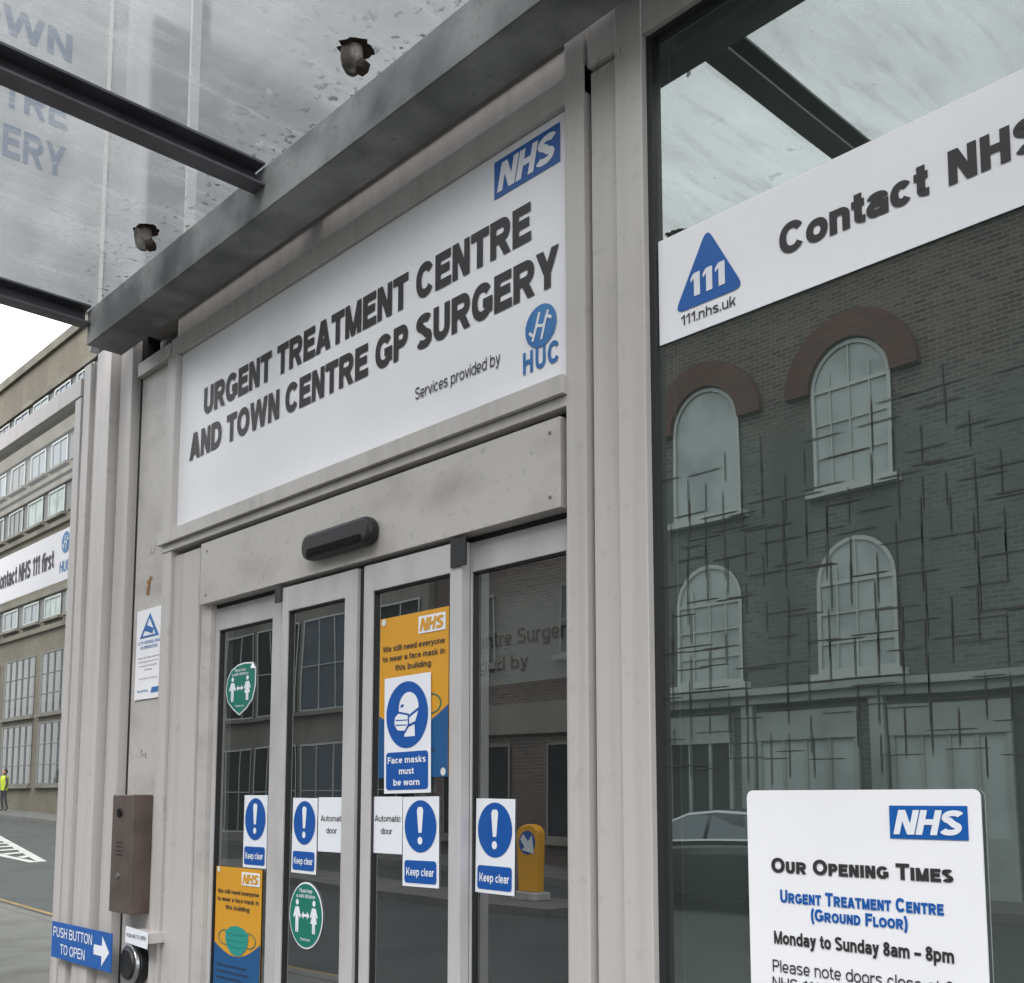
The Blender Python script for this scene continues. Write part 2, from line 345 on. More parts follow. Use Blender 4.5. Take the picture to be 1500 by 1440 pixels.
def tmesh(s,wt,shear,sc,sp,small=.78):
    X=0;Vv=[];Ff=[];first=True
    for ch in s:
        g=ch;f=1.0
        if sc and ch.islower(): g=ch.upper(); f=small
        S,W,l,r=glyph(g,wt/f**.6)
        X+=(0 if first else l*f*sp); first=False
        for si,(P,Fq) in enumerate(S):
            k=len(Vv); Vv+=[(X+p[0]*f+p[1]*f*shear,p[1]*f,si) for p in P]; Ff+=[tuple(i+k for i in q) for q in Fq]
        X+=W*f+r*f*sp
    return Vv,Ff
def text(s,x,zb,cap,Y,mt,parent,w=None,align='L',bold=.17,shear=0,sc=False,axis='XZ',asp=.92,rot=0,sp=.8,name='lettering',maxw=None):
    v,f=tmesh(s,bold,shear,sc,sp)
    a=min(p[0] for p in v); b=max(p[0] for p in v)
    sz=cap; sx=(w/(b-a)) if w else sz*asp
    if maxw and sx*(b-a)>maxw: sx=maxw/(b-a)
    W=sx*(b-a); off={'L':0,'C':-W/2,'R':-W}[align]; out=[]
    for p in v:
        u=(p[0]-a)*sx+off; q=p[1]*sz; dd=p[2]*.00012
        out.append((x+u,Y-dd,zb+q) if axis=='XZ' else (Y+dd,x+u,zb+q))
    return mk(name,[(out,f)],mt,parent)
def tpx(s,pl,pr,yb,yc,Y,mt,parent,**k):
    x0,z0=F(pl,yb,Y); _,z1=F(pl,yc,Y); x1,_=F(pr,oy(pl,yb,pr),Y)
    return text(s,x0,z0,z1-z0,Y,mt,parent,w=x1-x0,**k)
def nhs(x0,x1,z0,z1,Y,parent,mt=None,bg=None):
    mk('logo_panel',[prism([(x0,z0),(x1,z0),(x1,z1),(x0,z1)],Y,Y+.001)],bg or M['blue'],parent)
    w=x1-x0;h=z1-z0
    text('NHS',x0+w*.05,z0+h*.13,h*.74,Y-.0015,mt or M['paper'],parent,w=w*.90,bold=.27,shear=.24,sp=.3,name='logo_lettering')
# ================================================================= GROUND
def zr(x): return .03*min(max(-14-x,0),46)
def strip(name,x0,x1,y0,y1,z,mt,th=0):
    xs=sorted(set([x0,x1]+[b for b in(-60,-14) if x0<b<x1])); sh=[]
    v=[];f=[]
    for x in xs: v+=[(x,y0,z+zr(x)),(x,y1,z+zr(x))]
    for i in range(len(xs)-1): f.append((2*i,2*i+2,2*i+3,2*i+1))
    sh.append((v,f))
    if th:
        for yy in(y0,y1):
            v=[];f=[]
            for x in xs: v+=[(x,yy,z+zr(x)),(x,yy,z+zr(x)-th)]
            for i in range(len(xs)-1): f.append((2*i,2*i+1,2*i+3,2*i+2))
            sh.append((v,f))
        for x in(x0,x1): sh.append(([(x,y0,z+zr(x)),(x,y1,z+zr(x)),(x,y1,z+zr(x)-th),(x,y0,z+zr(x)-th)],[(0,1,2,3)]))
    return mk(name,sh,mt,kind='structure')
strip('ground',-700,700,-700,700,-.16,M['ground'])
strip('road',-160,60,-12.2,-2.9,-.12,M['asph'])
strip('side_road',-160,-6.4,3.0,12.0,-.12,M['asph'])
strip('pavement',-160,60,-2.75,0,0,M['pave'],.14)
strip('kerb',-160,60,-2.9,-2.75,0.004,M['kerb'],.14)
strip('pavement_corner',-160,-6.25,0.02,2.72,0,M['pave'],.14)
strip('kerb_side',-160,-6.25,2.72,2.87,.004,M['kerb'],.14)
strip('far_pavement',-160,60,-14,-12.35,0,M['pave'],.14)
strip('far_kerb',-160,60,-12.35,-12.2,.004,M['kerb'],.14)
strip('side_far_pavement',-160,-6.4,12.15,14,0,M['pave'],.14)
strip('side_far_kerb',-160,-6.4,12.0,12.15,.004,M['kerb'],.14)
strip('traffic_island',-21,-10.6,-9.5,-8.2,.0,M['kerb'],.13)
for y in(-3.15,-3.33): strip('yellow_line',-160,60,y-.04,y+.04,-.115,M['liney'])
for y in(3.12,3.32): strip('yellow_line',-160,-6.4,y-.04,y+.04,-.115,M['liney'])
sh=[]
def seg(x0,y0,x1,y1,wd):
    dx,dy=x1-x0,y1-y0;l=math.hypot(dx,dy);nx,ny=-dy/l*wd/2,dx/l*wd/2
    P=[(x0+nx,y0+ny),(x0-nx,y0-ny),(x1-nx,y1-ny),(x1+nx,y1+ny)]
    return [(a,b,zr(a)-.112) for a,b in P],[(0,1,2,3)]
sh.append(seg(-23.5,6.0,-40,6.3,.2)); sh.append(seg(-23.6,6.2,-40,9.8,.2))
for i in range(14):
    x=-24.6-i*1.05; yt=6.2+(-23.6-x)*.22; sh.append(([(a,b,zr(a)-.108) for a,b in((x,6.15),(x-.38,6.15),(x-.78,yt+.12),(x-.40,yt+.05))],[(0,1,2,3)]))
mk('road_marking',sh,M['linew'],kind='structure')
# ================================================================= HEALTH CENTRE
HC=empty('health_centre',(-1.5,3,0),'grey aluminium and glass health centre entrance front on the pavement','building')
XL=-6.2; XR=3.4
mk('wall',[box(XL,XL+.12,.08,7,0,8.4),box(XR,XR+.12,.08,7,0,8.4),box(XL,XR+.12,7,7.15,0,8.4)],M['conc'],HC)
mk('interior_wall',[box(XL+.12,XR,5.8,5.9,0,3.9),box(-2.12,-2.04,.14,3.0,0,3.9),box(-5.4,-5.3,.14,5.8,0,3.9),box(2.9,3.0,.14,5.8,0,3.9)],M['inner'],HC)
mk('floor',[box(XL+.12,XR,.08,5.8,-.05,.01)],M['floor'],HC)
mk('ceiling',[box(XL+.12,XR,.1,5.9,3.95,4.05)],M['ceil'],HC)
mk('roof',[box(XL-.05,XR+.2,0,7.2,8.4,8.6)],M['conc'],HC)
mk('upper_wall',[box(XL,XR+.1,.03,.12,4.13,8.4)],M['upper'],HC)
for x in (-6.15,-4.97,-2.5,.1,2.5): mk('mullion',[box(x-.012,x+.012,-.02,.03,4.13,8.4)],M['mull'],HC)
mk('fascia',[box(-5.42,XR,-.02,.08,3.985,4.13)],M['alu2'],HC)
mk('fascia_rail',[box(-5.05,-2.17,-.03,.06,3.745,3.84),box(-5.05,-2.17,0.0,.06,3.845,3.985)],M['alu'],HC,bevel=.002)
mk('column',[box(-6.2,-6.09,-.01,.1,0,4.0),box(-6.085,-5.99,-.07,.08,0,4.0),box(-5.985,-5.86,-.045,.08,0,4.0),box(-5.85,-5.66,-.09,.08,0,4.0)],M['alu'],HC,bevel=.003)
mk('column',[box(-5.62,-5.47,-.05,.08,0,4.0)],M['alu'],HC,bevel=.003)
mk('shadow_gap',[box(-6.19,-5.4,.0,.07,0.01,3.99)],M['groove'],HC)
mk('side_panel',[box(-5.435,-5.075,-.005,.1,0,3.75)],M['alu2'],HC,bevel=.002)
mk('side_panel_rail',[box(-5.44,-5.065,-.035,.1,3.755,3.83)],M['alu'],HC,bevel=.002)
mk('jamb',[box(-5.065,-4.97,-.04,.1,2.832,3.742)],M['alu'],HC,bevel=.002)
mk('jamb',[box(-5.065,-4.975,-.03,.1,0,2.728),box(-4.972,-4.70,-.012,.1,0,2.70)],M['alu'],HC,bevel=.002)
mk('jamb',[box(-4.695,-4.60,.0,.12,0,2.70)],M['alu2'],HC,bevel=.002)
mk('ledge',[box(-5.09,-2.25,-.055,.06,2.765,2.828),box(-5.07,-2.25,-.035,.06,2.728,2.762)],M['alu'],HC,bevel=.002)
mk('door_header',[box(-4.66,-2.285,-.03,.14,2.41,2.705)],M['alu2'],HC,bevel=.002)
mk('shadow_gap',[box(-4.69,-2.27,.03,.12,2.38,2.415),box(-4.68,-2.27,.01,.05,2.705,2.727)],M['groove'],HC)
mk('post',[box(-2.253,-2.17,-.035,.1,0,4.05)],M['alu'],HC,bevel=.002)
mk('shadow_gap',[box(-2.169,-2.152,0,.05,0,3.99)],M['groove'],HC)
mk('post',[box(-2.151,-2.035,-.02,.1,0,3.80),box(-2.151,-2.035,-.035,.1,3.81,3.95)],M['alu'],HC,bevel=.002)
mk('post',[box(-2.03,-1.925,-.045,.1,0,4.05)],M['alu'],HC,bevel=.003)
mk('post',[box(.45,.6,-.045,.1,0,4.05)],M['alu'],HC,bevel=.003)
mk('post',[box(3.2,3.4,-.045,.1,0,4.05)],M['alu'],HC,bevel=.003)
mk('head_rail',[box(-1.925,.45,-.04,.1,3.80,3.93),box(.6,3.2,-.04,.1,3.80,3.93)],M['alu'],HC,bevel=.002)
mk('sill_rail',[box(-1.925,.45,-.04,.1,0,.14),box(.6,3.2,-.04,.1,0,.14)],M['alu'],HC,bevel=.002)
mk('screw',[cyl((x,-.0325,z),(x,-.029,z),.006,.006,10) for x in(-4.60,-2.33) for z in(2.45,2.66)],M['scr'],HC)
sh=[]; rs=random.Random(3)
def thin(pts,wd,y):
    for a_,b_ in zip(pts[:-1],pts[1:]):
        dx,dz=b_[0]-a_[0],b_[1]-a_[1];l=math.hypot(dx,dz) or 1;nx,nz=-dz/l*wd,dx/l*wd
        sh.append(flat([(a_[0]+nx,a_[1]+nz),(a_[0]-nx,a_[1]-nz),(b_[0]-nx,b_[1]-nz),(b_[0]+nx,b_[1]+nz)],y))
for cxp,cyp in((215,1105),(232,1118),(204,1112),(222,800)):
    c0=F(cxp,cyp,-.006); p=[c0]
    for i in range(4): p.append((p[-1][0]+rs.uniform(-.03,.04),p[-1][1]+rs.uniform(-.04,.04)))
    thin(p,.0012,-.0062)
mk('scratch_mark',sh,M['rust'],HC)
sh=[]
for i in range(3):
    x=-2.1+rs.uniform(-.05,.10); z=3.80+rs.uniform(-.02,.02); sh.append(cyl((x,-.048,z),(x+rs.uniform(-.05,.05),-.055,z-rs.uniform(.03,.08)),.0007,.0005,5))
mk('cobweb',sh,M['rust'],HC)
for a,b in((-1.925,.45),(.6,3.2)):
    w=mk('window',[box(a,a+.022,-.02,.06,.14,3.8),box(b-.022,b,-.02,.06,.14,3.8),box(a+.022,b-.022,-.02,.06,3.785,3.8),box(a+.022,b-.022,-.02,.06,.14,.16)],M['gasket'],HC)
    mk('pane',[flat([(a+.02,.15),(b-.02,.15),(b-.02,3.79),(a+.02,3.79)],0)],M['pglass'],w)
    sh=[]
    def stroke_(cx,cz,L,wd,vert,y):
        e=L*.36
        P=[(0,-L/2),(wd,-e),(wd,e),(0,L/2),(-wd,e),(-wd,-e)]
        sh.append(flat([(cx+u,cz+v_) for u,v_ in P] if vert else [(cx+v_,cz-u) for u,v_ in P],y))
    nx=int((b-a-.1)/.062)
    for i in range(nx):
        for j in range(15):
            cx=a+.05+.062*i+random.uniform(-.006,.006); cz=1.60+.062*j+random.uniform(-.008,.008)
            if j>11 and random.random()<(j-11)*.2: continue
            if random.random()<.50: stroke_(cx,cz,random.uniform(.09,.15),.0013,True,-.003)
            if random.random()<.46: stroke_(cx+random.uniform(-.02,.02),cz+random.uniform(-.015,.015),random.uniform(.08,.14),.0013,False,-.0045)
    mk('film_pattern',sh,M['frost'],w)
def xp(px,Y): return F(px,1000,Y)[0]
def door(x0,x1,sl,sr,Y,z1=2.39):
    d=mk('sliding_door',[box(x0,x0+sl,Y-.02,Y+.02,.02,z1),box(x1-sr,x1,Y-.02,Y+.02,.02,z1),box(x0+sl,x1-sr,Y-.018,Y+.02,2.285,z1),box(x0+sl,x1-sr,Y-.018,Y+.02,.02,.13)],M['leaf'],HC,bevel=.002)
    mk('pane',[flat([(x0+sl,.13),(x1-sr,.13),(x1-sr,2.285),(x0+sl,2.285)],Y)],M['dglass'],d)
    g=.006
    mk('gasket',[box(x0+sl,x0+sl+g,Y-.012,Y+.012,.13,2.285),box(x1-sr-g,x1-sr,Y-.012,Y+.012,.13,2.285),box(x0+sl+g,x1-sr-g,Y-.012,Y+.012,2.279,2.285)],M['gasket'],d)
YF=.045; YS=.0
d1=(-4.598,xp(411,YF-.02)); door(d1[0],d1[1],.03,d1[1]-xp(397,YF-.02),YF)
a=xp(411,YS-.02);b=xp(521,YS-.02); door(a,b,xp(419,YS-.02)-a,b-xp(503,YS-.02),YS)
a2=xp(531,YS-.02);b2=xp(675,YS-.02); door(a2,b2,xp(544,YS-.02)-a2,b2-xp(658,YS-.02),YS)
a3=xp(676,YF-.02); door(a3,-2.275,xp(690,YF-.02)-a3,.04,YF)
mk('shadow_gap',[box(b+.002,a2-.002,-.005,.02,.02,2.39)],M['gasket'],HC)
mk('door_seal',[box(b2-.05,b2+.03,-.028,-.021,2.30,2.40)],M['gasket'],HC)
mk('door_seal',[box(a-.05,a+.0,-.028,-.021,2.33,2.40)],M['gasket'],HC)
sx0,sx1,sz0,sz1=rct(447,548,793,824,'l',-.06)
sen=empty('motion_sensor',((sx0+sx1)/2,-.03,(sz0+sz1)/2),'black rounded bar motion sensor fixed on the door header','door sensor')
mk('housing',[prism(rrect(sx0,sx1,sz0,sz0+.108,.05,8),-.085,-.031)],M['black'],sen,bevel=.015)
mk('lens',[prism(rrect(sx0+.05,sx1-.05,sz0+.012,sz0+.04,.012),-.088,-.086)],M['dgrey'],sen)
SC=empty('glazed_screen',(-8,0,0),'grey aluminium framed clear glass screen beside the column','glass screen')
mk('frame',[box(-12.4,-6.21,-.04,.05,3.87,3.98),box(-6.30,-6.21,-.035,.05,0,3.865),box(-9.3,-9.2,-.035,.05,.105,3.865),box(-12.4,-12.3,-.035,.05,0,3.865),box(-12.295,-6.305,-.035,.05,0,.1)],M['alu'],SC,bevel=.003)
mk('pane',[flat([(-9.2,.1),(-6.3,.1),(-6.3,3.87),(-9.2,3.87)],.005)],M['sglass'],SC)
mk('pane',[flat([(-12.3,.1),(-9.3,.1),(-9.3,3.87),(-12.3,3.87)],.005)],M['sglass'],SC)
# ================================================================= SIGNS
S1=mk('fascia_sign',[box(-4.968,-2.2545,-.008,.02,2.832,3.742)],M['signw'],label='large white fascia sign with dark lettering above the automatic door',cat='sign')
Y=-.011
tpx('URGENT TREATMENT CENTRE',298,778,609,570,Y,M['ink'],S1,bold=.285,sp=.5)
tpx('AND TOWN CENTRE GP SURGERY',277,819,676,638,Y,M['ink'],S1,bold=.285,sp=.5)
tpx('Services provided by',608,733,586,569,Y,M['ink'],S1,bold=.14)
nhs(*rct(724,820,239,293,'l',Y),Y,S1)
def hucmark(cx,cz,r,Y,parent):
    mk('logo_disc',[flat(disc(cx,cz,r,r),Y)],M['hucb'],parent)
    w=r*.07
    def curve(P,y):
        n=10; up=[];lo=[]
        for i in range(n+1):
            t=i/n; x_=(1-t)**3*P[0][0]+3*t*(1-t)**2*P[1][0]+3*t*t*(1-t)*P[2][0]+t**3*P[3][0]; z_=(1-t)**3*P[0][1]+3*t*(1-t)**2*P[1][1]+3*t*t*(1-t)*P[2][1]+t**3*P[3][1]
            dx=3*(1-t)**2*(P[1][0]-P[0][0])+6*t*(1-t)*(P[2][0]-P[1][0])+3*t*t*(P[3][0]-P[2][0]); dz=3*(1-t)**2*(P[1][1]-P[0][1])+6*t*(1-t)*(P[2][1]-P[1][1])+3*t*t*(P[3][1]-P[2][1])
            l=math.hypot(dx,dz) or 1; up.append((cx+r*x_-dz/l*w,cz+r*z_+dx/l*w)); lo.append((cx+r*x_+dz/l*w,cz+r*z_-dx/l*w))
        return [(x_,y,z_) for x_,z_ in lo+up],[(i,i+1,i+n+2,i+n+1) for i in range(n)]
    # two slanted strokes, each running into a short curved tail, joined by a low wave
    sh=[curve([(-.72,-.12),(-.50,-.42),(-.40,-.35),(-.30,-.05)],Y-.0012),curve([(-.30,-.05),(-.20,.25),(-.14,.45),(-.06,.66)],Y-.0014),
        curve([(-.52,-.60),(-.42,-.38),(-.36,-.22),(-.30,-.05)],Y-.0016),curve([(-.30,-.02),(-.10,.16),(.08,-.16),(.26,.02)],Y-.0018),
        curve([(.05,-.66),(.14,-.42),(.20,-.2),(.28,.05)],Y-.002),curve([(.28,.05),(.36,.30),(.46,.40),(.70,.14)],Y-.0022),curve([(.28,.05),(.34,.22),(.42,.4),(.50,.58)],Y-.0024)]
    mk('logo_mark',sh,M['paper'],parent)
cx,cz=F(792,477,Y); hucmark(cx,cz,abs(F(792,446,Y)[1]-cz),Y,S1)
tpx('HUC',766,818,550,518,Y,M['hucb'],S1,bold=.24,sp=1.3)
S2=mk('window_band_sign',[box(-1.9,.425,-.007,-.005,2.82,3.14)],M['signw'],label='long white window band sign with helpline wording and triangle logo',cat='sign')
Y=-.009
a=F(988,461,Y);b=F(1090,oy(988,461,1090),Y);c=F(1038,332,Y)
def rtri(A,B,C,r,n=5):
    P=[];T=[Vector(A),Vector(B),Vector(C)]
    for i in range(3):
        p=T[i];q=(T[i-1]-p).normalized();s=(T[(i+1)%3]-p).normalized(); s0=p+q*r; s1=p+s*r
        for k in range(n+1):
            t=k/n; P.append(tuple((s0*(1-t)**2+p*2*t*(1-t)+s1*t*t)))
    return P
mk('logo_triangle',[flat(rtri((a[0],a[1]),(b[0],a[1]),((a[0]+b[0])/2,c[1]),.035),Y)],M['blue'],S2)
tpx('111',1012,1062,436,402,Y-.0015,M['paper'],S2,bold=.30,sp=.7)
tpx('111.nhs.uk',998,1078,478,463,Y,M['ink'],S2,bold=.16)
tpx('Contact',1142,1362,377,331,Y,M['ink'],S2,bold=.27,sp=.4)
tpx('NHS',1390,1532,oy(1142,377,1390),oy(1142,331,1390)+1,Y,M['ink'],S2,bold=.29,sp=.6)
xx=F(1532,200,Y)[0]; zb=F(1142,377,Y)[1]; cp=F(1142,333,Y)[1]-zb
text('111 first',xx+.07,zb,cp,Y,M['ink'],S2,bold=.26,w=.50)
S3=mk('window_band_sign',[box(-9.19,-6.31,-.007,-.004,2.80,3.115)],M['signw'],label='white helpline band sign with round logo on the glass screen',cat='sign')
text('Contact NHS 111 first',-6.60,2.90,.12,-.009,M['ink'],S3,w=1.04,align='R',bold=.25,sp=.5)
hucmark(-6.42,3.03,.065,-.009,S3)
text('HUC',-6.50,2.85,.07,-.009,M['hucb'],S3,w=.155,bold=.2)
Y=-.014
ox0,ox1,oz0,oz1=rct(1097,1443,1158,1440,'l',Y)
S4=mk('opening_times_board',[prism(rrect(ox0,ox1,.75,oz1,.018),Y,Y+.005)],M['signw'],label='white rounded opening times board fixed on the window',cat='sign')
Y-=.002
nhs(*rct(1303,1418,1180,1228,'l',Y),Y,S4)
tpx('Our Opening Times',1130,1397,1278,1256,Y,M['ink'],S4,bold=.28,sc=True,sp=.6)
tpx('Urgent Treatment Centre',1143,1383,1322,1303,Y,M['blue'],S4,bold=.26,sc=True,sp=.6)
tpx('(Ground Floor)',1188,1330,1349,1331,Y,M['blue'],S4,bold=.26,sc=True,sp=.6)
tpx('Monday to Sunday 8am – 8pm',1134,1398,1382,1363,Y,M['ink'],S4,bold=.25,sp=.5)
tpx('Please note doors close at 6pm',1132,1432,1423,1405,Y,M['ink'],S4,bold=.145)
tpx('NHS 111 by phone',1132,1300,1447,1430,Y,M['ink'],S4,bold=.145)
def tilt(o,deg): o.rotation_euler=(0,math.radians(deg),0)
def keepclear(x0,x1,z0,z1,Y,lab,tl=0):
    s=mk('keep_clear_sticker',[box(x0,x1,Y,Y+.001,z0,z1)],M['paper'],label=lab,cat='sticker',group='blue and white keep clear stickers on the doors')
    w=x1-x0;h=z1-z0; Y-=.0015; cx=(x0+x1)/2; r=w*.44; cz=z1-h*.33; rz=min(h*.29,r*1.25)
    mk('symbol_disc',[flat(disc(cx,cz,r,rz),Y)],M['mblue'],s)
    mk('exclamation_mark',[flat([(cx-r*.1,cz-rz*.25),(cx+r*.1,cz-rz*.25),(cx+r*.2,cz+rz*.62),(cx+r*.12,cz+rz*.74),(cx-r*.12,cz+rz*.74),(cx-r*.2,cz+rz*.62)],Y-.001),flat(disc(cx,cz-rz*.55,r*.15,rz*.15,20),Y-.001)],M['paper'],s)
    mk('caption_panel',[flat(rrect(x0+w*.06,x1-w*.06,z0+h*.04,z0+h*.29,w*.06),Y)],M['mblue'],s)
    text('Keep clear',cx,z0+h*.12,h*.09,Y-.001,M['paper'],s,w=w*.76,align='C',bold=.2)
    tilt(s,tl); return s
YSn=YS-.004; YFn=YF-.004
keepclear(*rct(357,391,1165,1270,'l',YFn),YFn,'keep clear sticker on the fixed door pane beside the jamb')
keepclear(*rct(428,464,1169,1278,'l',YSn),YSn,'keep clear sticker beside an automatic door notice',.6)
keepclear(*rct(590,643,1167,1297,'l',YSn),YSn,'keep clear sticker below the face mask poster',-.5)
keepclear(*rct(697,754,1170,1307,'l',YFn),YFn,'keep clear sticker on the last fixed door pane',.8)
for (l,r,t,b_,lab) in((466,507,1168,1247,'white automatic door notice beside the closing edge'),(545,589,1167,1249,'white automatic door notice next to a keep clear sticker')):
    x0,x1,z0,z1=rct(l,r,t,b_,'l',YSn)
    s=mk('automatic_door_notice',[box(x0,x1,YSn,YSn+.001,z0,z1)],M['paper'],label=lab,cat='sticker',group='automatic door notices')
    text('Automatic',x0+(x1-x0)*.53,z0+(z1-z0)*.56,.023,YSn-.0015,M['ink'],s,w=(x1-x0)*.86,align='C',bold=.16)
    text('door',(x0+x1)/2,z0+(z1-z0)*.34,.023,YSn-.0015,M['ink'],s,w=(x1-x0)*.38,align='C',bold=.16)
def poster(x0,x1,z0,z1,Y,lab):
    s=mk('face_mask_poster',[box(x0,x1,Y,Y+.001,z0,z1)],M['yellow'],label=lab,cat='poster',group='yellow and blue face mask posters')
    w=x1-x0;h=z1-z0;Y-=.0012
    n=14; top=[(x0+w*i/n,z0+h*(.40-.13*math.sin(math.pi*i/n*.9+.1)+.05*i/n)) for i in range(n+1)]
    mk('blue_wave',[flat([(x0,z0),(x1,z0)]+top[::-1],Y)],M['pblue'],s)
    nhs(x1-w*.42,x1-w*.04,z1-h*.135,z1-h*.03,Y-.001,s,mt=M['yellow'],bg=M['paper'])
    for i,l in enumerate(('We still need everyone','to wear a face mask in','this building')):
        text(l,x0+w*.5,z1-h*(.215+.062*i),h*.036,Y-.001,M['ink'],s,w=w*(.90,.90,.52)[i],align='C',bold=.2)
    cx=x0+w*.5; cz=z0+h*.43
    MP=[(-.25,.055),(-.14,.095),(0,.11),(.14,.095),(.25,.055),(.245,-.015),(.20,-.07),(.11,-.115),(0,-.13),(-.11,-.115),(-.20,-.07),(-.245,-.015)]
    mk('mask_picture',[flat([(cx+a_*w,cz+b_*h) for a_,b_ in MP[::-1]],Y-.0012)],M['teal'],s)
    mk('mask_fold',[flat([(cx-.2*w,cz+q*h),(cx,cz+(q-.012)*h),(cx+.2*w,cz+q*h),(cx+.2*w,cz+(q+.006)*h),(cx,cz+(q-.006)*h),(cx-.2*w,cz+(q+.006)*h)],Y-.0018) for q in(.04,-.01,-.055)],M['teald'],s)
    mk('mask_strap',[ring(disc(cx+q*w*.26,cz+h*.005,w*.15,h*.062,24),disc(cx+q*w*.26,cz+h*.005,w*.133,h*.054,24),Y-.0006-.0002*q) for q in(-1,1)],M['teald'],s)
    for i,l in enumerate(('Please wear your face mask','to cover your nose and mouth','and keep your distance')):
        text(l,x0+w*.08,z0+h*(.20-.05*i),h*.026,Y-.001,M['ink'],s,maxw=w*.84,bold=.17)
    mk('fixing_dot',[flat(disc(x0+w*.06,z1-h*.025,w*.035,w*.035,14),Y-.001),flat(disc(x1-w*.06,z0+h*.03,w*.035,w*.035,14),Y-.001)],M['whitep'],s)
x0,x1,z0,z1=rct(556,657,908,1140,'l',YSn); poster(x0,x1,z0,z1,YSn,'yellow face mask poster behind a mask sign on the sliding door')
x0,x1,z0,z1=rct(315,382,1268,1436,'l',YFn); poster(x0,x1,z0-.04,z1,YFn,'yellow face mask poster low on the fixed door pane')
Y=YSn-.006
x0,x1,z0,z1=rct(563,631,994,1162,'l',Y)
s=mk('face_mask_sign',[box(x0,x1,Y,Y+.001,z0,z1)],M['paper'],label='blue and white face masks sign stuck over the yellow poster',cat='sign')
w=x1-x0;h=z1-z0;Y-=.0015;cx=(x0+x1)/2;r=w*.45;cz=z1-h*.335;rz=h*.285
def pp(L,y): return flat([(cx+a*r,cz+b*rz) for a,b in L],y)
mk('symbol_disc',[flat(disc(cx,cz,r,rz),Y)],M['mblue'],s)
hd=[(.10+.47*math.cos(math.radians(t)),.20+.47*math.sin(math.radians(t))) for t in range(-35,181,12)]
hd+=[(-.38,.08),(-.46,-.08),(-.38,-.12),(-.38,-.30),(-.30,-.42),(-.08,-.42),(-.10,-.66),(.40,-.66),(.38,-.30)]
mk('head_symbol',[pp(hd,Y-.0008)],M['paper'],s)
mk('mask_outline',[pp([(-.62,-.02),(-.40,.12),(.12,.02),(.14,-.34),(-.06,-.56),(-.46,-.52),(-.66,-.30)],Y-.0012),pp([(-.28,.30),(-.14,.33),(-.14,.24),(-.28,.21)],Y-.0012),
  pp([(.12,-.02),(.56,.18),(.58,.10),(.12,-.10)],Y-.0012),pp([(.10,-.30),(.42,-.22),(.43,-.30),(.10,-.38)],Y-.0012)],M['mblue'],s)
mk('mask_symbol',[pp([(-.55,-.05),(-.38,.05),(.06,-.03),(.07,-.31),(-.09,-.48),(-.43,-.45),(-.58,-.27)],Y-.0016)],M['paper'],s)
mk('mask_fold',[pp([(-.50,-.13),(.06,-.15),(.06,-.18),(-.50,-.17)],Y-.002),pp([(-.52,-.27),(.04,-.30),(.03,-.33),(-.52,-.31)],Y-.002)],M['mblue'],s)
mk('caption_panel',[flat(rrect(x0+w*.05,x1-w*.05,z0+h*.03,z0+h*.35,w*.05),Y)],M['mblue'],s)
for l,ww,i in (('Face masks',.82,0),('must',.32,1),('be worn',.56,2)):
    text(l,cx,z0+h*(.255-.095*i),h*.055,Y-.001,M['paper'],s,w=w*ww,align='C',bold=.22)
tilt(s,-.7)
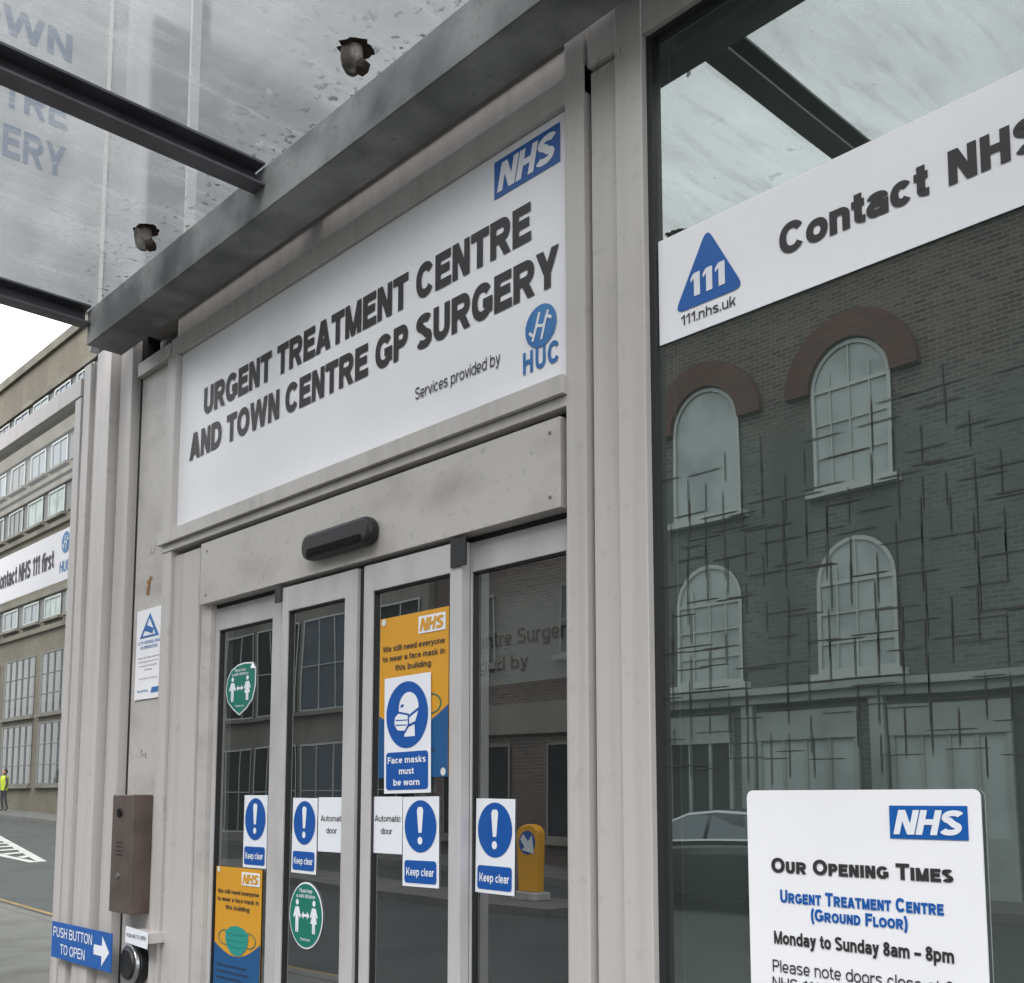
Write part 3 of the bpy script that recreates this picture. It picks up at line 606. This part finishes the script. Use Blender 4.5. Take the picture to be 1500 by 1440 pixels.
def green(cxp,cyp,rx,rzp,Y,lab,curl=False):
    cx,cz=F(cxp,cyp,Y); r=abs(F(cxp,cyp-rzp,Y)[1]-cz); rx=abs(F(cxp+rx,cyp,Y)[0]-cx)
    if curl:
        PO=[(-.90,.45),(-.62,.80),(-.2,.97),(.25,1.02),(.80,.98),(1.02,.70),(1.02,.05),(.85,-.50),(.45,-.85),(-.02,-1.10),(-.45,-.85),(-.85,-.50),(-1.0,-.05)]
        base=[(cx+a*rx,cz+q*r) for a,q in PO[::-1]]; inn_=[(cx+a*rx*.94,cz+q*r*.94) for a,q in PO[::-1]]
    else: base=disc(cx,cz,rx,r); inn_=disc(cx,cz,rx*.95,r*.95)
    s=mk('distance_sticker',[prism(base,Y,Y+.001)],M['paper'],label=lab,cat='sticker',group='round green distancing stickers')
    if curl:
        mk('curled_edge',[([(cx+.80*rx,Y-.002,cz+.98*r),(cx+1.02*rx,Y-.002,cz+.70*r),(cx+.80*rx,Y-.012,cz+.72*r)],[(0,1,2)])],M['paper'],s)
    Y-=.0015
    mk('green_disc',[flat(inn_,Y)],M['green'],s)
    def fig(ox,sk):
        b=[(-.07,-.5),(-.01,-.5),(0,-.1),(.01,-.5),(.07,-.5),(.08,0),(.16,-.08),(.19,-.03),(.09,.26),(-.09,.26),(-.19,-.03),(-.16,-.08),(-.08,0)]
        if sk: b=[(-.07,-.5),(-.01,-.5),(0,-.2),(.01,-.5),(.07,-.5),(.07,-.2),(.16,-.2),(.08,.05),(.16,-.05),(.19,0),(.09,.26),(-.09,.26),(-.19,0),(-.16,-.05),(-.08,.05),(-.16,-.2),(-.07,-.2)]
        return [flat([(cx+(ox+a*1.2)*rx,cz+(q-.02)*r) for a,q in b],Y-.001),flat(disc(cx+ox*rx,cz+.38*r,.09*rx,.09*r,16),Y-.001)]
    for ox,sk in((-.5,0),(.5,1)): mk('person_symbol',fig(ox,sk),M['paper'],s)
    P=[(-.24,0),(-.1,.12),(-.1,.04),(.1,.04),(.1,.12),(.24,0),(.1,-.12),(.1,-.04),(-.1,-.04),(-.1,-.12)]
    mk('arrow_symbol',[flat([(cx+a*rx,cz+q*r) for a,q in P[::-1]],Y-.001)],M['paper'],s)
    text('Please Keep',cx,cz+r*.68,r*.12,Y-.001,M['paper'],s,w=rx*.75,align='C')
    text('a safe distance',cx,cz+r*.52,r*.12,Y-.001,M['paper'],s,w=rx*1.1,align='C')
    text('Thank you',cx,cz-r*.75,r*.08,Y-.001,M['paper'],s,w=rx*.6,align='C')
green(352,1008,22,36,YFn,'green distancing sticker with torn peeling edges on door glass',True)
green(448,1341,25,49,YSn,'round green distancing sticker low on the sliding door')
Y=-.012
x0,x1,z0,z1=rct(199,238,897,1026,'l',Y)
s=mk('surveillance_sign',[box(x0,x1,Y,Y+.004,z0,z1)],M['signw'],label='small white surveillance notice with blue triangle on the column panel',cat='sign')
w=x1-x0;h=z1-z0;cx=(x0+x1)/2;Y-=.0015
mk('warning_triangle',[flat([(cx-w*.36,z0+h*.68),(cx+w*.36,z0+h*.68),(cx,z0+h*.95)],Y)],M['hucb'],s)
mk('triangle_field',[flat([(cx-w*.24,z0+h*.70),(cx+w*.24,z0+h*.70),(cx,z0+h*.89)],Y-.001)],M['paper'],s)
mk('camera_symbol',[flat([(cx-w*.17,z0+h*.76),(cx+w*.13,z0+h*.71),(cx+w*.17,z0+h*.765),(cx-w*.1,z0+h*.82)],Y-.002)],M['hucb'],s)
text('CCTV SURVEILLANCE',cx,z0+h*.61,h*.035,Y,M['hucb'],s,w=w*.86,align='C')
text('IN OPERATION',cx,z0+h*.555,h*.035,Y,M['hucb'],s,w=w*.62,align='C')
for i in range(4): text(('Images are being monitored','for the purpose of crime','prevention and public','safety')[i],cx,z0+h*(.45-.045*i),h*.018,Y,M['ink'],s,w=w*(.8,.75,.65,.3)[i],align='C',bold=.12)
text('This scheme is controlled by',cx,z0+h*.22,h*.018,Y,M['ink'],s,w=w*.7,align='C',bold=.12)
text('Secured by',x0+w*.1,z0+h*.08,h*.028,Y,M['hucb'],s,w=w*.42)
mk('logo_panel',[flat([(x1-w*.38,z0+h*.06),(x1-w*.12,z0+h*.06),(x1-w*.08,z0+h*.12),(x1-w*.34,z0+h*.12)],Y)],M['hucb'],s)
ic=empty('intercom',(-5.245,0,.94),'bronze metal door intercom box fixed to the column panel','intercom')
mk('housing',[box(-5.364,-5.126,-.11,-.008,.94,1.52)],M['bronze'],ic,bevel=.005)
mk('camera_lens',[cyl((-5.27,-.118,1.43),(-5.27,-.1,1.43),.022)],M['dgrey'],ic)
mk('speaker_grille',[box(-5.30+.02*i,-5.292+.02*i,-.1125,-.109,1.22+.02*j,1.226+.02*j) for i in range(4) for j in range(4)],M['black'],ic)
mk('call_button',[cyl((-5.27,-.116,1.12),(-5.27,-.1,1.12),.014)],M['chrome'],ic)
Y=-.115
s=mk('push_button_sign',[box(-6.08,-5.30,Y,Y+.005,.645,.835)],M['blue'],label='blue push button sign with white arrow beside the exit button',cat='sign')
Y-=.0015
text('PUSH BUTTON',-6.055,.757,.052,Y,M['paper'],s,w=.52,bold=.16)
text('TO OPEN',-5.95,.672,.052,Y,M['paper'],s,w=.33,bold=.16)
mk('arrow',[flat([(-5.51,.715),(-5.41,.715),(-5.41,.665),(-5.32,.74),(-5.41,.815),(-5.41,.765),(-5.51,.765)],Y)],M['paper'],s)
bxx,bzz=F(190,1412,-.06)
eb=empty('exit_button',(bxx,0,bzz-.12),'round black faced push button with steel rim on the panel','push button')
mk('back_plate',[prism(disc(bxx,bzz,.105,.105),-.05,-.008)],M['black'],eb,bevel=.006)
mk('rim',[cyl((bxx,-.07,bzz),(bxx,-.051,bzz),.092,.098,36)],M['chrome'],eb,bevel=.004)
mk('button',[cyl((bxx,-.082,bzz),(bxx,-.071,bzz),.07,.078,36)],M['black'],eb,bevel=.003)
l0=F(184,1356,-.1);l1=F(217,1362,-.1); dz=abs(F(184,1356,-.1)[1]-F(184,1380,-.1)[1])
s=mk('button_label',[([(l0[0],-.10,l0[1]-dz),(l1[0],-.10,l0[1]-dz-.012),(l1[0]+.002,-.10,l0[1]-.012),(l0[0]+.002,-.10,l0[1])],[(0,1,2,3)])],M['paper'],label='small white paper label above the push button',cat='label')
text('PUSH ME TO OPEN',(l0[0]+l1[0])/2,l0[1]-dz*.65,.018,-.102,M['ink'],s,w=(l1[0]-l0[0])*.85,align='C')
mk('label_backing',[box(l0[0]+.01,l1[0]-.01,-.099,-.008,l0[1]-dz+.012,l0[1]-.018)],M['alu'],s)
sh=[]
for i in range(5):
    cx,cz=F(219+random.uniform(-3,3),848+i*5,-.008); sh.append(flat([(cx+random.uniform(.01,.03)*math.cos(t),cz+random.uniform(.008,.022)*math.sin(t)) for t in [k*.9 for k in range(7)]],-.0065-.0006*i))
mk('glue_residue',sh,M['residue'],HC)
IY=.13
ia=F(690,925,IY)[0];ib2=F(850,925,IY)[0]
inn=mk('inner_notice_board',[box(ia,ib2,IY,IY+.01,F(760,1000,IY)[1],F(760,840,IY)[1])],M['pboard'],label='grey interior notice board with dark wording behind the door glass',cat='sign')
tpx('entre Surgery',700,842,952,930,IY-.004,M['groove'],inn,bold=.2); tpx('ged by',702,774,986,967,IY-.004,M['groove'],inn,bold=.2)
# ================================================================= CANOPY
CN=empty('entrance_canopy',(-2.5,-.8,3.9),'galvanised steel and dirty glass canopy over the entrance','canopy')
mk('main_beam',[box(-5.5,3.2,-.29,-.285,3.88,4.07),box(-5.5,3.2,-.2845,-.10,3.88,3.89),box(-5.5,3.2,-.2845,-.10,4.06,4.07),box(-5.5,-5.49,-.284,-.1,3.8905,4.0595)],M['galv'],CN,bevel=.003)
for x in(-5.2,-3.74,-1.97,-.2,1.57): mk('bracket',[box(x-.05,x+.05,-.0995,-.021,4.0,4.058)],M['galv'],CN)
for x in(-5.5,-3.74,-1.97,-.2,1.57,3.15): mk('cross_beam',[box(x-.045,x+.045,-1.65,-.292,3.985,3.995),box(x-.045,x-.033,-1.65,-.292,3.9955,4.085),box(x-.0325,x+.045,-1.65,-.292,4.075,4.085)],M['steel'],CN)
mk('outer_beam',[box(-5.56,3.2,-1.72,-1.652,3.97,4.085)],M['galv'],CN)
for i,x in enumerate((-5.5,-3.74,-1.97,-.2,1.57)):
    mk('glass_panel',[([(x+.01,-1.85,4.09),(x+1.75,-1.85,4.09),(x+1.75,-.12,4.09),(x+.01,-.12,4.09)],[(0,1,2,3)])],M['cglass'],CN)
def fixing(x,y,sd):
    rn=random.Random(sd); V=[];Fq=[]; n=18; prof=[(4.088,.036),(4.07,.039),(4.045,.038),(4.02,.034),(4.0,.024),(3.992,.008)]
    for z,r in prof:
        for i in range(n):
            t=2*math.pi*i/n; rr=r*(1+.06*math.sin(3*t+sd)+rn.uniform(-.03,.03)); V.append((x+rr*math.cos(t),y+rr*math.sin(t),z))
    for k in range(len(prof)-1):
        for i in range(n): Fq.append((k*n+i,(k+1)*n+i,(k+1)*n+(i+1)%n,k*n+(i+1)%n))
    Fq.append(tuple(range((len(prof)-1)*n,len(prof)*n)))
    mk('glass_fixing',[(V,Fq)],M['capw'],CN,smooth=True)
    V=[];n=10;Fq=[]
    for z,r in((4.04,.012),(4.02,.026),(4.0,.024),(3.985,.008)):
        for i in range(n):
            t=2*math.pi*i/n; rr=r*rn.uniform(.7,1.3); V.append((x+.028+rr*math.cos(t),y+.022+rr*math.sin(t),z))
    for k in range(3):
        for i in range(n): Fq.append((k*n+i,(k+1)*n+i,(k+1)*n+(i+1)%n,k*n+(i+1)%n))
    Fq.append(tuple(range(3*n,4*n)))
    mk('fixing_grime',[(V,Fq)],M['rust'],CN)
    # irregular ring of dried dirt on the glass round the fixing
    n=26; A=[];B_=[]
    for i in range(n):
        t=2*math.pi*i/n; A.append((x+.01+rn.uniform(.05,.075)*math.cos(t),y+.01+rn.uniform(.045,.07)*math.sin(t),4.0865)); B_.append((x+.03*math.cos(t),y+.03*math.sin(t),4.0865))
    mk('fixing_stain',[(A+B_,[(i,(i+1)%n,(i+1)%n+n,i+n) for i in range(n)])],M['rust'],CN)
for i,x in enumerate((-4.55,-2.90,-1.05,.7)): fixing(x,-.42,i); fixing(x,-1.4,i+9)
pb=mk('projecting_sign',[box(-5.75,-5.70,-2.6,-.055,4.16,6.1)],M['board'],label='weathered pale projecting sign with faded blue wording above the canopy',cat='sign')
for s_,pr_,yb,yc,pl3,n3 in(('TOWN',105,92,52,10,2),('CENTRE',98,192,148,0,3),('SURGERY',95,262,216,0,3)):
    ya,za=FX(pr_,yb,-5.698); _,zc=FX(pr_,yc,-5.698); yl,_=FX(pl3,yb-(pr_-pl3)*.45,-5.698)
    full=(ya-yl)/n3*len(s_)
    text(s_,ya,za,zc-za,-5.698,M['faded'],pb,w=full,align='R',axis='YZ',bold=.24)
mk('sign_edge',[box(-5.697,-5.69,-.165,-.145,4.16,6.1)],M['whitep'],pb)
# ================================================================= BUILDINGS
def win(parent,x,z,w,h,Y,s,pm,nx=1,nz=1,arch=False,fr=.06,fm=None,hood=None):
    fm=fm or M['wframe']
    def outline(g):
        a=x-w/2+g;b=x+w/2-g;z0=z+g
        if not arch: return [(a,z0),(b,z0),(b,z+h-g),(a,z+h-g)]
        R=(b-a)/2; zc=z+h-w/2
        return [(a,z0),(b,z0)]+[(x+R*math.cos(math.pi*i/12),zc+R*math.sin(math.pi*i/12)) for i in range(13)]
    yo=Y+s*.06
    po=outline(0);pi=outline(fr)
    sh=[ring(po,pi,yo)]
    zt=z+h-(w/2 if arch else fr)
    for i in range(1,nx): 
        xx=x-w/2+w*i/nx; sh.append(box(xx-.013,xx+.013,min(Y+s*.03,yo),max(Y+s*.03,yo),z+fr,z+h-fr*1.2 if (arch and abs(xx-x)<.05) or not arch else zt+.2*w))
    for i in range(1,nz): 
        zz=z+(zt-z)*i/nz; sh.append(box(x-w/2+fr,x+w/2-fr,min(Y+s*.031,Y+s*.058),max(Y+s*.031,Y+s*.058),zz-.013,zz+.013))
    if arch and nx>1: sh.append(box(x-w/2+fr,x+w/2-fr,min(Y+s*.031,Y+s*.057),max(Y+s*.031,Y+s*.057),zt-.03,zt+.03))
    o=mk('window',sh,fm,parent)
    mk('pane',[flat(outline(fr*.5),Y+s*.02)],pm,o)
    mk('sill',[box(x-w/2-.12,x+w/2+.12,min(Y,Y+s*.18),max(Y,Y+s*.18),z-.12,z-.005)],M['conc'] if not arch else M['wframe'],o)
    if hood:
        R0=w/2+.02;R1=w/2+hood;zc=z+h-w/2
        A=[(x+R1*math.cos(math.pi*i/16),zc+R1*math.sin(math.pi*i/16)) for i in range(17)]; B=[(x+R0*math.cos(math.pi*i/16),zc+R0*math.sin(math.pi*i/16)) for i in range(17)]
        n=17; v=[]
        for yy in(Y+s*.14,Y): v+=[(a,yy,b) for a,b in A]+[(a,yy,b) for a,b in B]
        f=[(i,i+1,n+i+1,n+i) for i in range(n-1)]+[(i,i+1,2*n+i+1,2*n+i) for i in range(n-1)]+[(n+i,n+i+1,3*n+i+1,3*n+i) for i in range(n-1)]
        mk('arch',[(v,f)],M['brr'],o)
    return o
BY=-14
B1=empty('arched_brick_building',(-5,-16,0),'dark brick three storey building with red window arches','building')
mk('wall',[box(-13.7,9.2,-24,BY-.001,-.2,10.8)],M['brg'],B1)
mk('cornice',[box(-13.75,9.3,BY,BY+.35,3.30,3.42),box(-13.7,9.25,BY,BY+.22,3.15,3.30),box(-13.75,9.3,BY-.03,BY+.2,10.6,10.9)],M['shopf'],B1)
for i,x in enumerate((-11.93,-8.9,2.2,5.23)):
    win(B1,x,6.8,1.5,2.5,BY,1,M['blind'],4 if i else 1,3 if i else 1,True,.07,hood=.50)
    win(B1,x,3.6,1.5,2.3,BY,1,M['blind'],4,3,True,.07)
for i,x in enumerate((-12.4,-9.9,-7.4,-4.9,-2.4,.1,2.6,5.1)):
    mk('pilaster',[box(x-1.3,x-1.05,BY,BY+.15,0,3.14)],M['shopf'],B1)
    o=mk('shopfront',[box(x-1.0,x+.95,BY,BY+.08,0,.9),box(x-1.0,x-.92,BY,BY+.08,.9,2.5),box(x+.87,x+.95,BY,BY+.08,.9,2.5),box(x-1.0,x+.95,BY,BY+.1,2.5,3.0)],M['shopf'],B1)
    mk('pane',[flat([(x-.92,.9),(x+.87,.9),(x+.87,2.5),(x-.92,2.5)],BY+.03)],(M['wdark'],M['blind'],M['blind'])[i%3],o)
    mk('glazing_bar',[box(x-.92+.45*j-.03,x-.92+.45*j+.03,BY+.031,BY+.07,.9,2.5) for j in(1,2,3)],M['shopf'],o)
B2=empty('plain_brick_building',(-17,-16,0),'dark plain brick building with shopfront across the street','building')
mk('wall',[box(-20.4,-13.72,-24,BY-.2,-.2,9.2)],M['brd'],B2)
mk('sign_panel',[box(-20.2,-14,BY-.2,BY-.05,2.9,3.6)],M['conc'],B2)
for x in(-18.8,-15.4): win(B2,x,4.6,1.3,1.6,BY-.2,1,M['wdark'],2,2,fm=M['conc']); win(B2,x,.6,2.2,2.1,BY-.2,1,M['wdark'],3,1,fm=M['conc'])
B3=empty('curtain_wall_building',(-30,-16,0),'glazed office block with pale window grid across the street','building')
mk('wall',[box(-42,-20.42,-26,BY,-.2,13)],M['conc'],B3)
for i in range(8):
    x=-40.7+i*2.68
    for z,h in((.5,2.5),(3.9,2.6),(7.3,2.4),(10.2,2.0)): win(B3,x,z,2.45,h,BY,1,M['wdark'] if (i+int(z))%3 else M['wsky'],3,2,fr=.05)
B4=empty('end_brick_building',(-60,-16,0),'long buff brick block far along the street','building')
mk('wall',[box(-95,-42.1,-28,BY-.5,-.2,15)],M['bro'],B4)
for i in range(12):
    for z in(2.2,5.6,9.2): win(B4,-90+i*4,z,3,1.7,BY-.5,1,M['wsky'],3,1)
OY=14
B5=empty('office_block',(-60,20,0),'buff brick five storey office block across the side road','building')
def zz(py): return F(55,py,OY)[1]
ztop=zz(535)
mk('wall',[box(-95,-40,OY,OY+14,-.2,ztop)],M['bro'],B5)
mk('parapet',[box(-95.1,-39.9,OY-.15,OY+14.1,ztop+.002,ztop+.4)],M['bandc'],B5)
mk('roof_hut',[box(-62,-52,OY+3,OY+10,ztop+.4,ztop+3.2)],M['conc'],B5)
rw=random.Random(5)
for t,b_ in [(592,610),(666,702),(733,770),(808,838),(882,912)]:
    z1=zz(t);z0=zz(b_)
    mk('band_course',[box(-94,-40.2,OY-.14,OY,z0-.5,z0-.3),box(-94,-40.2,OY-.14,OY,z1+.08,z1+.3)],M['bandc'],B5)
    mk('window_band',[box(-94,-40.4,OY-.012,OY,z0-.02,z1+.02)],M['wgrey'],B5)
    for i in range(12):
        k=rw.random(); win(B5,-42.6-i*2.45+rw.uniform(-.08,.08),z0,1.8,z1-z0,OY-.014,-1,M['wsky'] if k>.55 else (M['wdark'] if k>.15 else M['blind']),rw.choice((2,2,3)),1,fr=.085,fm=M['wframe'])
for i in range(6):
    x=-44.2-i*4.4; z0=zz(1150);z1=zz(955)
    win(B5,x,z0,3.7,(z1-z0)*.46,OY,-1,M['wdark'],5,3,fr=.07,fm=M['wgrey']); win(B5,x,z0+(z1-z0)*.52,3.7,(z1-z0)*.46,OY,-1,M['wdark'],5,3,fr=.07,fm=M['wgrey'])
B6=empty('grey_side_building',(-30,30,0),'low grey building beyond the side road','building')
mk('wall',[box(-38.5,-8,OY+1,OY+9,-.2,7)],M['conc'],B6)
for i in range(6): win(B6,-35+i*4.5,3.5,2,1.6,OY+1,-1,M['wdark'],2,1)
# ================================================================= BOLLARD, CAR, PERSON
bx,by=-11.74,-9.0
tb=empty('traffic_bollard',(bx,by,0),'yellow traffic bollard with blue arrow disc on the island','bollard')
W=.24
prof=[(bx-W*.8,0.12),(bx+W*.8,.12),(bx+W,.9)]+[(bx+W*math.cos(math.pi*i/10),.95+W*.6*math.sin(math.pi*i/10)) for i in range(11)]+[(bx-W,.9)]
mk('body',[prism(prof,by-.08,by+.08)],M['boly'],tb,bevel=.02)
mk('base',[box(bx-.26,bx+.26,by-.16,by+.16,0,.12)],M['linew'],tb,bevel=.02)
mk('arrow_disc',[prism(disc(bx,.82,.175),by+.081,by+.088)],M['blue'],tb)
mk('arrow',[flat([(bx-a*1.6,.82+b*1.6) for a,b in [(-.07,.07),(-.1,-.1),(.07,-.07),(.03,-.04),(.09,.03),(.05,.08),(-.02,.01)]],by+.092)],M['paper'],tb)
def car(cx,cy,L=4.3):
    c=empty('parked_car',(cx,cy,-.12),'dark hatchback car with chrome window trim parked at the kerb','car')
    x0=cx-L/2; zg=-.12
    st=[(0,.35,.52,.62),(.08,.28,.66,.74),(.5,.24,.76,.84),(1.15,.24,.90,.88),(1.9,.24,.94,.88),(3.3,.24,.98,.88),(3.95,.28,.98,.84),(4.2,.34,.90,.76),(4.3,.4,.62,.68)]
    V=[];Fq=[]
    for (x,zb,zt,hw) in st:
        zm=(zb+zt)/2+.05
        for y,z in((-hw*.94,zb),(-hw,zm),(-hw*.97,zt-.06),(-hw*.86,zt),(hw*.86,zt),(hw*.97,zt-.06),(hw,zm),(hw*.94,zb)): V.append((x0+x,cy+y,zg+z))
    n=8
    for i in range(len(st)-1):
        for j in range(n): Fq.append((i*n+j,i*n+(j+1)%n,(i+1)*n+(j+1)%n,(i+1)*n+j))
    Fq+= [tuple(range(n-1,-1,-1)),tuple(range((len(st)-1)*n,len(st)*n))]
    mk('body',[(V,Fq)],M['carb'],c,bevel=.02,smooth=True)
    V=[];Fq=[]; cs=[(1.1,.90,.90,.74,.74),(1.45,.91,1.15,.76,.66),(1.85,.92,1.36,.78,.61),(2.3,.93,1.45,.79,.61),(2.8,.94,1.47,.79,.61),(3.3,.95,1.42,.79,.60),(3.75,.96,1.30,.77,.57),(4.0,.95,1.12,.72,.60),(4.15,.92,.93,.68,.66)]
    for x,zb,zt,wb,wt in cs:
        for y,z in((-wb,zb),(-wt,zt-.03),(-wt*.85,zt),(wt*.85,zt),(wt,zt-.03),(wb,zb)): V.append((x0+x,cy+y,zg+z))
    n=6
    for i in range(len(cs)-1):
        for j in range(n): Fq.append((i*n+j,i*n+(j+1)%n,(i+1)*n+(j+1)%n,(i+1)*n+j))
    mk('roof',[(V,Fq)],M['carb'],c,smooth=True)
    for s in(1,-1):
        def q(pts,mt,nm,off):
            return mk(nm,[([(x0+x,cy+s*(.79-(z-.94)*.40+off),zg+z) for x,z in pts],[tuple(range(len(pts)))])],mt,c)
        q([(1.42,1.0),(2.35,1.0),(2.35,1.38),(1.98,1.36),(1.65,1.22)],M['wsky'],'side_window',.012)
        q([(2.42,1.0),(3.25,1.02),(3.2,1.36),(2.42,1.38)],M['wsky'],'side_window',.012)
        q([(3.32,1.02),(3.80,1.08),(3.62,1.24),(3.27,1.35)],M['wsky'],'side_window',.012)
        TR=[(1.30,.97),(1.65,1.25),(2.0,1.39),(2.5,1.43),(3.1,1.40),(3.6,1.27),(3.9,1.06)]; off=.02
        up=[(x,z+.018) for x,z in TR]; lo=[(x,z-.018) for x,z in TR]
        v=[(x0+x,cy+s*(.79-(z-.94)*.40+off),zg+z) for x,z in lo+up]; n7=len(TR)
        mk('window_trim',[(v,[(i,i+1,i+n7+1,i+n7) for i in range(n7-1)])],M['chrome'],c)
        q([(1.30,.965),(3.9,1.03),(3.9,1.06),(1.33,.99)],M['chrome'],'window_trim',.02)
        mk('mirror',[box(x0+1.5,x0+1.62,cy+s*.83,cy+s*.97,zg+.98,zg+1.1)] if s>0 else [box(x0+1.5,x0+1.62,cy-.97,cy-.83,zg+.98,zg+1.1)],M['carb'],c,bevel=.03)
        for wx in(.85,3.45):
            w=mk('wheel',[cyl((x0+wx,cy+s*.70,zg+.32),(x0+wx,cy+s*.89,zg+.32),.32,.31,28)],M['tyre'],c,bevel=.02)
            mk('rim',[cyl((x0+wx,cy+s*.885,zg+.32),(x0+wx,cy+s*.90,zg+.32),.21,.19,20)],M['chrome'],w)
    for y in(-.6,.6):
        mk('headlight',[box(x0+.02,x0+.12,cy+y-.14,cy+y+.14,zg+.55,zg+.67)],M['chrome'],c,bevel=.02)
        mk('tail_lamp',[box(x0+4.2,x0+4.29,cy+y-.12,cy+y+.12,zg+.68,zg+.84)],M['lampred'],c,bevel=.02)
car(-9.75,-11.2)
def person(px,py,pz):
    J={'pel':(0,0,.93),'wa':(0,0,1.08),'ch':(0,.0,1.33),'nk':(0,0,1.47),'hd':(0,-.01,1.58),'ht':(0,-.01,1.68),
       'ls':(-.17,0,1.40),'le':(-.24,.03,1.13),'lw':(-.22,-.08,.90),'lf':(-.21,-.11,.80),'rs':(.17,0,1.40),'re':(.25,.02,1.13),'rw':(.24,-.06,.89),'rf':(.23,-.09,.79),
       'lh':(-.09,0,.90),'lk':(-.10,-.06,.50),'la':(-.10,.02,.09),'lt':(-.10,-.14,.04),'rh':(.09,0,.90),'rk':(.11,.02,.50),'ra':(.12,.12,.10),'rt':(.12,-.03,.04)}
    R={'pel':.13,'wa':.12,'ch':.15,'nk':.055,'hd':.085,'ht':.06,'ls':.06,'le':.042,'lw':.03,'lf':.035,'rs':.06,'re':.042,'rw':.03,'rf':.035,'lh':.09,'lk':.06,'la':.04,'lt':.035,'rh':.09,'rk':.06,'ra':.04,'rt':.035}
    K=list(J); E=[('pel','wa'),('wa','ch'),('ch','nk'),('nk','hd'),('hd','ht'),('ch','ls'),('ls','le'),('le','lw'),('lw','lf'),('ch','rs'),('rs','re'),('re','rw'),('rw','rf'),('pel','lh'),('lh','lk'),('lk','la'),('la','lt'),('pel','rh'),('rh','rk'),('rk','ra'),('ra','rt')]
    me=bpy.data.meshes.new('person'); me.from_pydata([J[k] for k in K],[(K.index(a),K.index(b)) for a,b in E],[]); me.materials.append(M['cloth'])
    o=bpy.data.objects.new('person',me); COL.objects.link(o); o.location=(px,py,pz); WL[o.name]=Vector((px,py,pz))
    sk=o.modifiers.new('skin','SKIN'); 
    for i,k in enumerate(K): me.skin_vertices[0].data[i].radius=(R[k],R[k]*.85)
    me.skin_vertices[0].data[0].use_root=True
    ss=o.modifiers.new('sub','SUBSURF'); ss.levels=1; ss.render_levels=1
    o["label"]='person in a yellow high visibility vest walking on the far pavement'; o["category"]='person'
    V=[];Fq=[]; n=16
    for z,a,b in((.86,.17,.14),(1.05,.165,.14),(1.25,.195,.16),(1.40,.21,.15),(1.46,.12,.10)):
        for i in range(n): t=2*math.pi*i/n; V.append((px+a*math.cos(t),py+b*math.sin(t),pz+z))
    for k in range(4):
        for i in range(n): Fq.append((k*n+i,k*n+(i+1)%n,(k+1)*n+(i+1)%n,(k+1)*n+i))
    mk('vest',[(V,Fq)],M['hiv'],o,smooth=True)
    for nm,mt_,cz_,r_,dy in(('face','skin',1.60,.09,-.02),('hair','hair',1.635,.098,.02)):
        V=[];Fq=[];a=10
        for j in range(1,a):
            for i in range(n): t=2*math.pi*i/n; ph=math.pi*j/a; V.append((px+r_*.85*math.sin(ph)*math.cos(t),py+dy+r_*math.sin(ph)*math.sin(t),pz+cz_+r_*1.25*math.cos(ph)))
        for j in range(a-2):
            for i in range(n): Fq.append((j*n+i,j*n+(i+1)%n,(j+1)*n+(i+1)%n,(j+1)*n+i))
        Fq+= [tuple(range(n)),tuple(range((a-2)*n,(a-1)*n))]
        mk(nm,[(V,Fq)],M[mt_],o,smooth=True)
hx,hz_=F(5,1180,12.9); person(hx,12.9,zr(hx)+.004)
# ================================================================= LIGHT
w=bpy.data.worlds.new("World"); scene.world=w; w.use_nodes=True; t=w.node_tree; t.nodes.clear()
SAZ=math.radians(150); SEL=math.radians(50)
sky=t.nodes.new('ShaderNodeTexSky'); sky.sky_type='NISHITA'; sky.sun_disc=False; sky.sun_elevation=SEL; sky.sun_rotation=SAZ; sky.dust_density=3
hs=t.nodes.new('ShaderNodeHueSaturation'); hs.inputs['Saturation'].default_value=.2; hs.inputs['Value'].default_value=2.7
tc=t.nodes.new('ShaderNodeTexCoord'); nz=t.nodes.new('ShaderNodeTexNoise'); nz.inputs['Scale'].default_value=2.2; nz.inputs['Detail'].default_value=5
t.links.new(tc.outputs['Generated'],nz.inputs['Vector'])
cr=t.nodes.new('ShaderNodeMix'); cr.data_type='RGBA'; cr.inputs[6].default_value=(15,15.3,15.9,1); cr.inputs[7].default_value=(22,22.3,22.9,1); t.links.new(nz.outputs[0],cr.inputs[0])
mx=t.nodes.new('ShaderNodeMix'); mx.data_type='RGBA'; mx.inputs[0].default_value=.7; t.links.new(hs.outputs[0],mx.inputs[6]); t.links.new(cr.outputs[2],mx.inputs[7])
bg=t.nodes.new('ShaderNodeBackground'); bg.inputs[1].default_value=.15
ou=t.nodes.new('ShaderNodeOutputWorld')
t.links.new(sky.outputs[0],hs.inputs['Color']); t.links.new(mx.outputs[2],bg.inputs[0]); t.links.new(bg.outputs[0],ou.inputs[0])
sl=bpy.data.lights.new('sun','SUN'); sl.energy=1.5; sl.angle=math.radians(30); sl.color=(1,.97,.93)
so=bpy.data.objects.new('sun',sl); COL.objects.link(so)
d=Vector((math.sin(SAZ)*math.cos(SEL),math.cos(SAZ)*math.cos(SEL),math.sin(SEL)))
so.rotation_euler=(-d).to_track_quat('-Z','Y').to_euler(); so.location=(0,-5,12)
scene.view_settings.view_transform='Standard'; scene.view_settings.look='None'; scene.view_settings.exposure=0
